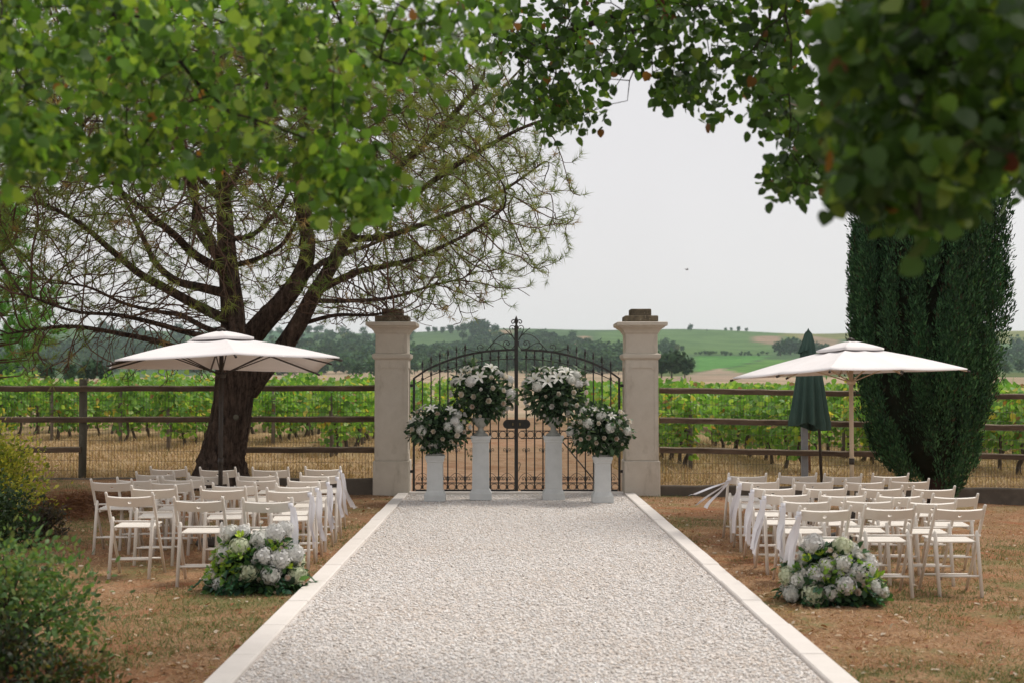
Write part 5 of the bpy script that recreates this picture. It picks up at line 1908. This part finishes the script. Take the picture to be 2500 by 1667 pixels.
# pine-side tree: its outer branches hang across the upper left
left_polys = [
    ([(-60, -40), (1180, -40), (1240, 60), (1150, 190), (1010, 220), (880, 300), (760, 330), (640, 300), (520, 320), (380, 340), (300, 290), (200, 210), (100, 230), (-60, 300)], (4.8, 7.0), 245, 17, .13),
    ([(-60, 250), (110, 300), (120, 400), (60, 360), (10, 430), (-60, 440)], (4.4, 5.4), 30, 15, .12),
    ([(230, 330), (420, 350), (560, 340), (700, 350), (690, 390), (560, 395), (430, 415), (300, 430), (220, 415)], (5.2, 6.4), 48, 13, .11),
    ([(740, 340), (870, 350), (930, 430), (1000, 470), (995, 525), (900, 525), (860, 500), (760, 520), (745, 440)], (5.0, 5.8), 42, 15, .11),
    ([(60, 300), (150, 300), (150, 395), (80, 395)], (4.6, 5.2), 12, 14, .1),
]
overhead_tree('lime_tree', 'broadleaf tree arching in on the pine side, its light green branches overhanging the lawn', (-5.6, 4.6), 3.2, .24,
              [(.55, (-3.6, 5.4, 3.9), .10), (.62, (-2.0, 5.9, 3.7), .085), (.7, (-1.0, 6.2, 4.2), .07), (.75, (-3.0, 3.6, 4.9), .07), (.8, (-6.6, 6.6, 5.6), .06), (.7, (-7.5, 3.2, 5.0), .06)],
              left_polys, [((-5.2, 4.6, 5.6), (2.0, 2.0, 1.3), 70, 16, .2)], 201, .047, [.12, .26, .36, .245, .012, .003])

# cypress-side tree: near dark leaves at the upper right, finer branches reaching to the middle
right_polys = [
    ([(1960, -40), (2560, -40), (2560, 420), (2470, 390), (2440, 470), (2330, 440), (2250, 480), (2160, 460), (2090, 440), (2060, 380), (2040, 300), (2020, 130)], (3.2, 5.0), 195, 14, .115),
    ([(2060, 460), (2120, 450), (2250, 490), (2400, 480), (2380, 530), (2250, 530), (2120, 540), (2070, 530)], (3.3, 4.2), 20, 7, .07),
    ([(2195, 560), (2250, 560), (2250, 640), (2195, 640)], (3.0, 3.3), 2, 3, .05),
    ([(1850, 190), (1990, 160), (2050, 420), (2060, 490), (1980, 480), (1900, 470), (1885, 400), (1930, 340), (1860, 320)], (6.2, 8.2), 74, 11, .10),
    ([(1560, -40), (1990, -40), (1990, 260), (1900, 300), (1840, 320), (1730, 290), (1690, 230), (1620, 215), (1580, 110)], (7.0, 9.2), 125, 12, .115),
    ([(1420, -40), (1640, -40), (1640, 120), (1560, 150), (1520, 240), (1450, 290), (1400, 300)], (7.6, 9.6), 48, 11, .11),
    ([(1160, -40), (1460, -40), (1440, 290), (1400, 330), (1310, 300), (1240, 230), (1190, 110)], (8.2, 10.2), 105, 14, .15),
    ([(1590, 170), (1700, 200), (1690, 250), (1620, 262)], (7.4, 8.4), 16, 10, .08),
]
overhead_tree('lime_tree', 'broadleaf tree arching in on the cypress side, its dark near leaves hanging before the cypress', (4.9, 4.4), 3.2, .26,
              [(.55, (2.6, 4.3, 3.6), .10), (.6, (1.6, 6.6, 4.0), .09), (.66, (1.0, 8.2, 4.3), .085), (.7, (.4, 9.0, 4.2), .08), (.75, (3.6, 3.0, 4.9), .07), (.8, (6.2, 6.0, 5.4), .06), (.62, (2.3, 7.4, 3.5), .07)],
              right_polys, [((3.4, 4.4, 4.6), (2.4, 2.2, 1.3), 260, 18, .2), ((1.4, 6.4, 5.0), (1.8, 2.0, .8), 100, 16, .2)], 202, .058, [.38, .36, .17, .07, .014, .006], shade_tint=0.6, variants=LEAF_SHADED)

# ================================================================== vineyard
VINE_PAL = [(0.10, 0.23, 0.045), (0.14, 0.30, 0.06), (0.20, 0.38, 0.075), (0.31, 0.45, 0.10), (0.50, 0.43, 0.09), (0.30, 0.17, 0.06)]
VLEAF_V = np.array([(0, 0, 0), (0.42, 0.05, 0.06), (0.5, 0.42, 0.08), (0.3, 0.72, 0.02), (0, 1.0, -0.05), (-0.3, 0.72, 0.02), (-0.5, 0.42, 0.08), (-0.42, 0.05, 0.06)])
VLEAF_F = [(0, 1, 2), (0, 2, 3), (0, 3, 4), (0, 4, 5), (0, 5, 6), (0, 6, 7)]
def vine_meshes(seed):
    R = np.random.default_rng(seed)
    mb = MB()
    b0 = np.array([0, 0, -.05]); w = R.uniform(-.12, .12, 2)
    mid = np.array([w[0], w[1] + .05, .38]); top = np.array([w[0] * .3, w[1] * .3, .82])
    q = catmull([b0, b0 * .5 + mid * .5 + np.append(R.uniform(-.05, .05, 2), 0), mid, top], 4)
    mb.tube(q, np.interp(np.linspace(0, 1, len(q)), [0, .3, 1], [.055, .04, .034]) * R.uniform(.85, 1.15), 7)
    for s in (-1, 1):
        mb.tube(catmull([top - [0, 0, .06], top + [R.uniform(-.04, .04), s * .22, .03], top + [R.uniform(-.06, .06), s * .58, -.02]], 4), [.026] * 5 + [.018] * 4, 6)
    n = 430
    yy = R.uniform(-.68, .68, n); t = R.random(n) ** .85
    z = .62 + .92 * t + .07 * np.sin(yy * 5 + seed) + .05 * R.normal(0, 1, n)
    x = R.normal(0, .17 + .06 * np.sin(t * 3), n)
    p = np.stack([x, yy, z], 1)
    # a few hanging shoots
    k = 46
    p[:k, 2] = R.uniform(.25, .75, k); p[:k, 1] = np.repeat(R.uniform(-.6, .6, 5), 10)[:k] + R.normal(0, .05, k); p[:k, 0] = R.normal(0, .12, k)
    d = unit(R.normal(0, .7, (n, 3)) + np.array([0, 0, -.5]) + np.stack([np.sign(x) * .6, np.zeros(n), np.zeros(n)], 1))
    nr = unit(R.normal(0, .6, (n, 3)) + np.stack([np.sign(x) * .5, np.zeros(n) - .3, np.full(n, .6)], 1))
    fr = frames(d, nr); sz = .085 + .06 * R.random(n)
    v = np.einsum('nij,kj->nki', fr, VLEAF_V) * sz[:, None, None] + p[:, None]
    f = (np.array(VLEAF_F)[None] + (np.arange(n) * 8)[:, None, None]).reshape(-1, 3)
    pr = [.2, .28, .28, .18, .045, .015] if seed % 3 else [.12, .2, .30, .27, .085, .025]
    return mb.mesh('vine_trunk'), np_mesh('vine_leaves', v.reshape(-1, 3), f, np.repeat(pick_cols(R, n, VINE_PAL, pr, .3), 8, 0))
VM = [vine_meshes(300 + k) for k in range(7)]
def build_vineyard():
    R = np.random.default_rng(31)
    rows = []
    for x, y0 in ((-1.7, 36), (-3.7, 27.0), (-5.75, 31.5), (-7.7, 29.3), (-9.9, 33), (-12.0, 34.0), (-14.2, 33.5), (-16.4, 33.0), (-18.6, 33),
                  (3.4, 24.6), (5.5, 24.0), (7.6, 24.2), (9.7, 24.2), (11.8, 24.6), (13.9, 25), (16.0, 25.5), (18.1, 26)):
        rows.append((x, y0))
    stuff_v = []; stuff_f = []; stuff_c = []; off = 0
    def is_seen(x, y):
        px = 1240 + x / y * F_PX
        return -60 < px < 2560
    ORD9 = ORD + ['seventh', 'eighth', 'ninth']
    nth = {-1: 0, 1: 0}
    for x, y0 in rows:
        sd = 1 if x > 0 else -1
        rown = ORD9[nth[sd]] + ' row from the drive, ' + ('cypress' if sd > 0 else 'pine') + ' side'; nth[sd] += 1
        ln = 58 - y0
        m = int(ln / 1.22)
        for k in range(m):
            y = y0 + k * 1.22 + R.uniform(-.08, .08)
            z = float(z_field(x, y))
            if k < 9 and is_seen(x, y):
                t_me, l_me = VM[int(R.integers(0, 7))]
                root = empty('grapevine', (x + R.uniform(-.06, .06), y, z), R.uniform(-.08, .08) + (math.pi if R.random() < .5 else 0))
                s = R.uniform(.92, 1.1); root.scale = (s, s, s * R.uniform(.84, 1.08))
                tag(root, 'leafy grapevine, %s from the fence, %s' % (ORD9[k], rown), 'vine', 'grapevines in rows beyond the fence')
                link('trunk', t_me, M['vine_wood'], root)
                o = link('leaves', l_me, M['vine_leaf'], root)
            elif k >= 9 or True:
                # further plants: a looser mass of leaves
                n = 150
                p = np.stack([R.normal(0, .2, n) + x, y + R.uniform(-.66, .66, n), z + .6 + .95 * R.random(n) + .04 * R.normal(0, 1, n)], 1)
                d = rand_dirs(R, n); fr = frames(d, R.normal(0, .6, (n, 3)) + np.array([0, -.3, .6]))
                v = np.einsum('nij,kj->nki', fr, CARD_V) * (.13 + .08 * R.random(n))[:, None, None] + p[:, None]
                stuff_v.append(v.reshape(-1, 3)); stuff_c.append(np.repeat(pick_cols(R, n, VINE_PAL, [.2, .27, .26, .17, .07, .03], .3), 4, 0))
        # row posts
        for k in range(0, 4):
            y = y0 - .35 + k * 5.6 + R.uniform(-.3, .3) * (k > 0)
            if not is_seen(x, y): continue
            z = float(z_field(x, y))
            b = MB(); h = R.uniform(1.2, 1.38); lean = R.uniform(-.05, .05)
            brown = (k == 0 and x > 0 and R.random() < .75)
            b.tube([(0, 0, -.2), (lean * .5, 0, h * .5), (lean, 0, h - .01), (lean, 0, h)], [.045, .043, .041, .03], 8)
            o = b.obj('vineyard_post', M['stake_brown'] if brown else M['stake'], None, loc=(x + .05, y, z))
            tag(o, ('reddish brown post, %s from the fence, %s' if brown else 'grey wooden post, %s from the fence, %s') % (ORD9[k], rown), 'post', 'brown end posts of the vine rows' if brown else 'grey posts of the vine rows')
    v = np.concatenate(stuff_v); c = np.concatenate(stuff_c)
    o = link('distant_vines', np_mesh('distant_vines', v, np.arange(len(v)).reshape(-1, 4), c), M['vine_leaf'])
    tag(o, 'far end of the vineyard rows running together as a green mass', 'vineyard', kind='stuff')
build_vineyard()

# ================================================================== woods and trees on the hills
def far_tree_mesh(seed, n, pal, shape):
    """unit tree: height 1"""
    R = np.random.default_rng(seed)
    lobes = []
    for k in range(9):
        a = R.uniform(0, 6.28); r = R.uniform(0, .26)
        lobes.append((r * math.cos(a), r * math.sin(a), R.uniform(.35, .8), R.uniform(.14, .24)))
    lobes.append((0, 0, .62, .30))
    i = R.integers(0, 10, n)
    L_ = np.array(lobes)[i]
    d = rand_dirs(R, n)
    p = L_[:, :3] + d * (L_[:, 3:4]) * (R.random((n, 1)) ** .3) * np.array([shape, shape, 1.0])
    fr = frames(unit(d + R.normal(0, .6, (n, 3))), d + R.normal(0, .5, (n, 3)) + np.array([0, 0, .5]))
    v = np.einsum('nij,kj->nki', fr, CARD_V) * (.085 + .07 * R.random(n))[:, None, None] + p[:, None]
    c = np.repeat(pick_cols(R, n, pal, None, .35), 4, 0)
    return v.reshape(-1, 3), c
FPAL = [[(0.025, 0.062, 0.030), (0.036, 0.080, 0.036), (0.055, 0.11, 0.045)], [(0.05, 0.11, 0.04), (0.075, 0.145, 0.055), (0.05, 0.095, 0.035)], [(0.12, 0.15, 0.05), (0.16, 0.18, 0.06), (0.09, 0.13, 0.04)]]
FT = [far_tree_mesh(500 + k, 330, FPAL[0 if k < 3 else 1], 1.0 + .15 * (k % 2)) for k in range(5)] + [far_tree_mesh(510, 330, FPAL[2], 1.0)]
FT_ME = []
for k, (v, c) in enumerate(FT):
    FT_ME.append(np_mesh('tree_crown', v, np.arange(len(v)).reshape(-1, 4), c))
TRUNK_ME = MB().tube([(0, 0, -.05), (0, 0, .3), (.01, 0, .6)], [.03, .022, .01], 6).mesh('tree_trunk')
def far_tree(px, py, h_px, label, variant=None, wide=1.0, group='single trees on the far hills', name='hill_tree'):
    g = ground_field(px, py)
    if g is None: return
    H = h_px / F_PX * g[1]
    root = empty(name, g, random.uniform(0, 6.28))
    root.scale = (H * wide, H * wide, H)
    tag(root, label, 'tree', group)
    k = variant if variant is not None else random.randrange(5)
    link('trunk', TRUNK_ME, M['vine_wood'], root)
    link('crown', FT_ME[k], M['far_leaf'], root)
# trees along the crest on the cypress side
for px, py, h in ((1686, 809, 17), (1772, 809, 9), (1786, 809, 9), (1803, 810, 13), (1822, 810, 10), (1843, 810, 13), (1866, 810, 11), (1884, 810, 9), (1726, 809, 5)):
    far_tree(px, py, h, 'small dark tree standing alone on the far hill crest', wide=1.05, group='small trees on the far crest')
# big round tree at the field's edge, dark clumps on the slope
for px, py, h, w in ((1640, 922, 68, 1.1), (1672, 922, 52, 1.1), (1615, 922, 60, 1.1)):
    far_tree(px, py, h, 'large round dark tree at the edge of the green field', 0, w, 'round trees at the green field edge')
for px, py, h, w in ((1905, 868, 40, 1.2), (1930, 866, 46, 1.2), (1955, 868, 42, 1.2), (1985, 866, 34, 1.2), (2010, 868, 32, 1.3)):
    far_tree(px, py, h, 'dark tree in the clump below the yellow field', 1, w, 'trees clumped below the yellow field')
# wooded shoulder behind the gate
for px, py, h in ((1118, 812, 18), (1135, 812, 26), (1152, 814, 32), (1170, 815, 36), (1188, 816, 34), (1206, 818, 26), (1100, 815, 22), (1160, 825, 30), (1080, 814, 16), (1062, 812, 15), (1045, 812, 14), (1030, 810, 12), (1185, 830, 28), (1130, 832, 24)):
    far_tree(px, py, h, 'tall dark tree in the wood on the hill shoulder behind the gate', random.choice([0, 1, 2, 3]), 1.15, 'trees on the hill shoulder behind the gate')
# nearer trees at the far left
for px, py, h, k, w in ((75, 935, 42, 5, .9), (20, 935, 60, 1, 1.1), (120, 935, 52, 0, 1.2), (170, 935, 48, 2, 1.1), (215, 934, 58, 0, 1.2), (250, 934, 46, 1, 1.1), (-40, 935, 64, 3, 1.1)):
    far_tree(px, py, h, 'yellowish small tree among the dark trees beyond the vineyard' if k == 5 else 'dark rounded tree at the end of the vineyard behind the bank of pine', k, w, None if k == 5 else 'trees at the vineyard end')

def woods():
    R = np.random.default_rng(88)
    polys = [([(400, 870), (900, 850), (1000, 872), (1240, 878), (1400, 868), (1520, 868), (1560, 880), (1560, 913), (1240, 915), (1000, 918), (640, 916), (400, 905)], 420, (34, 52)),
             ([(1180, 822), (1400, 826), (1500, 862), (1470, 878), (1180, 876), (1000, 866), (1060, 850), (1130, 845)], 260, (15, 26)),
             ([(930, 800), (1010, 806), (1000, 850), (930, 860)], 40, (18, 28)),
             ([(-100, 860), (420, 850), (420, 900), (280, 915), (-100, 918)], 130, (30, 50)),
             ([(200, 800), (940, 796), (940, 850), (200, 860)], 190, (14, 26)),
             ([(2180, 850), (2700, 848), (2700, 912), (2180, 915)], 130, (26, 44)),
             ([(1690, 862), (1960, 864), (1960, 869), (1690, 868)], 46, (6, 11)),
             ([(1620, 838), (1680, 850), (1640, 868), (1600, 868)], 20, (14, 24)),
             ([(-600, 800), (-100, 800), (-100, 915), (-600, 915)], 90, (26, 44)), ([(2700, 800), (3200, 800), (3200, 915), (2700, 915)], 90, (26, 44))]
    vs, cs = [], []
    for poly, cnt, (h0, h1) in polys:
        xs = [p[0] for p in poly]; ys = [p[1] for p in poly]
        px = R.uniform(min(xs), max(xs), cnt * 8); py = R.uniform(min(ys), max(ys), cnt * 8)
        m = in_poly(px, py, poly)
        for a, b in list(zip(px[m], py[m]))[:cnt]:
            g = ground_field(a, b)
            if g is None: continue
            H = R.uniform(h0, h1) / F_PX * g[1]
            v, c = FT[int(R.choice(6, p=[.26, .24, .2, .16, .12, .02]))]
            an = R.uniform(0, 6.28); ca, sa = math.cos(an), math.sin(an)
            sel = np.repeat(R.random(len(v) // 4) < .5, 4)
            v = v[sel]; cc = c[sel]
            w = R.uniform(1.0, 1.45)
            q = np.stack([(v[:, 0] * ca - v[:, 1] * sa) * H * w, (v[:, 0] * sa + v[:, 1] * ca) * H * w, v[:, 2] * H - .12 * H], 1) + g
            vs.append(q); cs.append(cc * R.uniform(.75, 1.25))
    v = np.concatenate(vs); c = np.concatenate(cs)
    o = link('woods', np_mesh('woods', v, np.arange(len(v)).reshape(-1, 4), c), M['far_leaf'])
    tag(o, 'hazy blue-green woods covering the valley and lower hillside', 'woods', kind='stuff')
woods()

# ================================================================== bushes by the bank
def bush(name, label, c, rad, n, pal, p, leaf, seed, tv=OVAL_V, tf=OVAL_F, stems=14, up=.3, cluster=60):
    R = np.random.default_rng(seed)
    x, y = c
    g = float(z_lawn(x, y))
    root = empty(name, (x, y, g))
    tag(root, label, 'bush')
    mb = MB()
    ends = []
    for k in range(stems):
        a = R.uniform(0, 6.28); q = R.uniform(.1, .95)
        e = np.array([rad[0] * math.cos(a) * q, rad[1] * math.sin(a) * q, rad[2] * R.uniform(.5, .97) * math.sqrt(1 - .6 * q * q)])
        m_ = e * np.array([.35, .35, .6])
        mb.tube(catmull([(R.uniform(-.06, .06), R.uniform(-.06, .06), -.03), m_, e], 4), np.linspace(.012, .003, 9), 5)
        ends.append(e); ends.append((m_ + e) / 2)
    mb.obj('stems', M['vine_wood'], root)
    cl = []
    for k in range(cluster):
        d = rand_dirs(R, 1)[0]; d[2] = abs(d[2])
        cl.append(d * np.array(rad) * R.uniform(.55, 1.0))
    cl = np.array(cl + ends)
    i = R.integers(0, len(cl), n)
    off = R.normal(0, 1, (n, 3)) * np.array([.11, .11, .10]) * max(rad) * 1.0
    p_ = cl[i] + off
    p_[:, 2] = np.maximum(p_[:, 2], .03)
    d = unit(off * 6 + R.normal(0, .5, (n, 3)) + np.array([0, 0, up]))
    tone = R.uniform(.75, 1.25, len(cl))[i]
    o = scatter('foliage', tv, tf, p_, frames(d, R.normal(0, .6, (n, 3)) + np.array([0, 0, .7])), leaf * (.6 + .8 * R.random(n)), pick_cols(R, n, pal, p, .3) * tone[:, None], M['leaf'], root)
    o['kind'] = 'stuff'
D = 16.2
bush('golden_bush', 'bright yellow-green bush on the bank before the fence', ((-2 - 1240) / F_PX * D, D), (.58, .55, 1.16), 6500, [(0.50, 0.50, 0.07), (0.38, 0.42, 0.07), (0.58, 0.53, 0.11), (0.20, 0.26, 0.05)], None, .055, 401)
D = 13.6
bush('dark_bush', 'dull dark green bush in front of the yellow-green one', ((-25 - 1240) / F_PX * D, D), (.56, .5, .74), 4200, [(0.04, 0.075, 0.03), (0.055, 0.095, 0.04), (0.03, 0.05, 0.025)], None, .05, 402)
D = 14.6
bush('withered_bush', 'small grey withered bush at the foot of the bank', ((118 - 1240) / F_PX * D, D), (.24, .24, .36), 900, [(0.10, 0.075, 0.055), (0.07, 0.055, 0.04), (0.06, 0.06, 0.045)], None, .05, 403, stems=40)
D = 7.6
bush('leafy_shrub', 'loose green shrub with fine leaves beside the lawn, close to the path end', ((18 - 1240) / F_PX * D, D), (.62, .55, .82), 4600, [(0.07, 0.14, 0.045), (0.10, 0.19, 0.06), (0.14, 0.24, 0.08), (0.19, 0.23, 0.08)], None, .042, 404, stems=34, cluster=85)
D = 7.0
bush('low_shrub', 'low tangle of reddish green leaves at the foot of the loose shrub', ((150 - 1240) / F_PX * D, D), (.42, .35, .26), 1700, [(0.045, 0.085, 0.03), (0.12, 0.10, 0.03), (0.14, 0.06, 0.03), (0.07, 0.11, 0.035)], None, .034, 405, stems=26)
D = 6.9
bush('low_shrub', 'dark low shrub in the corner below the loose green one', ((-20 - 1240) / F_PX * D, D), (.5, .4, .42), 2600, [(0.02, 0.035, 0.018), (0.03, 0.05, 0.022), (0.05, 0.05, 0.025)], None, .036, 406, stems=26)

# mound of rusty pine needles on the bank
def needle_mound():
    R = np.random.default_rng(9)
    D = 17.4
    x = (175 - 1240) / F_PX * D
    n = 9000
    dx = R.normal(0, .42, n); dy = R.normal(0, .55, n)
    xx, yy = x + dx, D + dy
    z = z_lawn(xx, yy) + .17 * np.exp(-(dx / .5) ** 2 - (dy / .7) ** 2) * R.random(n) ** .5
    d = unit(R.normal(0, 1, (n, 3)) * np.array([1, 1, .25]))
    pos = np.stack([xx, yy, z], 1)
    BL = np.array([(-.04, 0, 0), (.04, 0, 0), (0, 1, .05)])
    o = scatter('needle_mound', BL, [(0, 1, 2)], pos, frames(d, R.normal(0, .5, (n, 3)) + [0, 0, 1]), .10 + .08 * R.random(n), pick_cols(R, n, [(0.20, 0.085, 0.045), (0.15, 0.065, 0.035), (0.27, 0.14, 0.075)], None, .3), M['blade'])
    tag(o, 'low mound of rusty fallen pine needles on the bank', 'pine needles', kind='stuff')
needle_mound()

# ================================================================== lawn: dry blades, green tufts, litter
def vnoise(x, y, seed, sc_):
    """smooth value noise in numpy"""
    R = np.random.default_rng(seed)
    G = R.random((64, 64))
    u, v = x * sc_ + 100, y * sc_ + 100
    iu, iv = np.floor(u).astype(int), np.floor(v).astype(int)
    fu, fv = u - iu, v - iv
    fu = fu * fu * (3 - 2 * fu); fv = fv * fv * (3 - 2 * fv)
    g = lambda a, b: G[a % 64, b % 64]
    return (g(iu, iv) * (1 - fu) + g(iu + 1, iv) * fu) * (1 - fv) + (g(iu, iv + 1) * (1 - fu) + g(iu + 1, iv + 1) * fu) * fv

BLADE_V = np.array([(-.06, 0, 0), (.06, 0, 0), (.035, .55, .03), (0, 1, -.08), (-.035, .55, .03)])
BLADE_F = [(0, 1, 2), (0, 2, 4), (4, 2, 3)]
def lawn_blades():
    R = np.random.default_rng(61)
    n = 300000
    y = 5.2 + 15.0 * R.random(n) ** 1.25
    half = y * (1300 / F_PX) + .6
    x = (R.random(n) * 2 - 1) * half
    m = (x < PATH_L - .17) | (x > PATH_R + .17)
    x, y = x[m], y[m]
    green = .55 * vnoise(x, y, 1, .55) + .3 * vnoise(x, y, 2, 1.6) + .15 * vnoise(x, y, 3, 5)
    dens = .5 * vnoise(x, y, 4, .9) + .5 * vnoise(x, y, 5, 3.5)
    isg = green + R.normal(0, .05, len(x)) > .545
    keep = (R.random(len(x)) < np.clip(dens * 1.25 - .1, .08, 1)) | isg
    x, y, isg = x[keep], y[keep], isg[keep]
    n = len(x)
    z = z_lawn(x, y) - .004
    lean = R.normal(0, 1, (n, 3)); lean[:, 2] = np.where(isg, R.uniform(.5, 1.6, n), R.uniform(.05, .8, n))
    d = unit(lean)
    ln = np.where(isg, .022 + .035 * R.random(n), .02 + .045 * R.random(n))
    c = pick_cols(R, n, [(0.45, 0.28, 0.155), (0.35, 0.20, 0.105), (0.55, 0.39, 0.24), (0.25, 0.125, 0.065)], [.35, .3, .2, .15], .3)
    cg = pick_cols(R, n, [(0.12, 0.165, 0.055), (0.17, 0.20, 0.075), (0.23, 0.22, 0.09), (0.09, 0.135, 0.05)], None, .3)
    c[isg] = cg[isg]
    o = scatter('lawn_grass', BLADE_V, BLADE_F, np.stack([x, y, z], 1), frames(d, R.normal(0, .5, (n, 3)) + [0, 0, 1]), ln, c, M['blade'])
    tag(o, 'short parched lawn grass with green tufts on both sides of the path', 'grass', kind='stuff')
    # fallen leaves and chips
    n = 9000
    y = 5.4 + 14.5 * R.random(n) ** 1.2
    x = (R.random(n) * 2 - 1) * (y * (1300 / F_PX) + .5)
    m = (x < PATH_L - .18) | (x > PATH_R + .18)
    edge = np.exp(-np.minimum(np.abs(x - PATH_L), np.abs(x - PATH_R)) / .8)
    m &= R.random(n) < .25 + edge
    x, y = x[m], y[m]; n = len(x)
    d = unit(R.normal(0, 1, (n, 3)) * [1, 1, .2]); nr = unit(R.normal(0, .35, (n, 3)) + [0, 0, 1])
    o = scatter('leaf_litter', OVAL_V, OVAL_F, np.stack([x, y, z_lawn(x, y) + .014], 1), frames(d, nr), .026 + .038 * R.random(n), pick_cols(R, n, [(0.48, 0.36, 0.24), (0.30, 0.17, 0.09), (0.50, 0.42, 0.33), (0.24, 0.10, 0.05)], None, .3), M['blade'])
    tag(o, 'dry fallen leaves and chips lying on the lawn', 'leaves', kind='stuff')
lawn_blades()

def field_grass():
    R = np.random.default_rng(62)
    n = 80000
    y = Y_FENCE + .1 + 17 * R.random(n) ** 1.35
    x = (R.random(n) * 2 - 1) * (y * (1330 / F_PX) + .5)
    drive = (np.abs(x - .1) < 2.0)
    keep = ~drive | (R.random(n) < .25)
    x, y = x[keep], y[keep]; n = len(x)
    lean = R.normal(0, .8, (n, 3)); lean[:, 2] = R.uniform(.3, 1.6, n)
    hgt = (.05 + .13 * R.random(n) * (.4 + vnoise(x, y, 7, .7))) * np.where(np.abs(x - .1) < 2.0, .4, 1)
    c = pick_cols(R, n, [(0.46, 0.33, 0.19), (0.38, 0.26, 0.14), (0.52, 0.39, 0.24), (0.30, 0.19, 0.10), (0.20, 0.19, 0.08)], [.34, .28, .2, .13, .05], .25)
    o = scatter('field_grass', BLADE_V, BLADE_F, np.stack([x, y, z_field(x, y) - .01], 1), frames(unit(lean), R.normal(0, .5, (n, 3)) + [0, -.3, .6]), hgt, c, M['blade'])
    tag(o, 'straw-coloured dry grass between the fence and the vines', 'grass', kind='stuff')
field_grass()

# ================================================================== haze over the valley
def haze():
    b = MB(); b.box((0, 1250, 44), (5200, 2800, 110))
    m = bpy.data.materials.new('haze'); m.use_nodes = True
    n, l = m.node_tree.nodes, m.node_tree.links
    n.clear()
    out = n.new('ShaderNodeOutputMaterial'); v = n.new('ShaderNodeVolumePrincipled')
    v.inputs['Color'].default_value = (0.78, 0.95, 1.0, 1)
    v.inputs['Density'].default_value = 0.00014
    v.inputs['Anisotropy'].default_value = 0.2
    l.new(v.outputs[0], out.inputs['Volume'])
    o = b.obj('haze', m)
    tag(o, 'thin pale blue haze lying over the valley and hills', 'haze', kind='stuff')
haze()

# ================================================================== a bird far off in the sky
def bird():
    p = P(1677, 659, 110.0)
    root = empty('bird', p, 0.5)
    tag(root, 'tiny dark bird flying in the pale sky above the hill', 'bird')
    b = MB(); b.tube([(-.17, 0, .02), (-.08, 0, .0), (.05, 0, 0), (.13, 0, .03), (.18, 0, .025)], [.008, .035, .045, .026, .006], 8)
    b.obj('body', M['dark_metal'], root)
    for s in (-1, 1):
        w = MB()
        w.add([(.05, s * .03, .02), (-.05, s * .03, .02), (.04, s * .17, .10), (-.07, s * .16, .10), (-.04, s * .34, .07), (-.08, s * .33, .07)], [(0, 1, 3, 2), (2, 3, 5, 4)])
        w.obj('wing', M['dark_metal'], root)
bird()
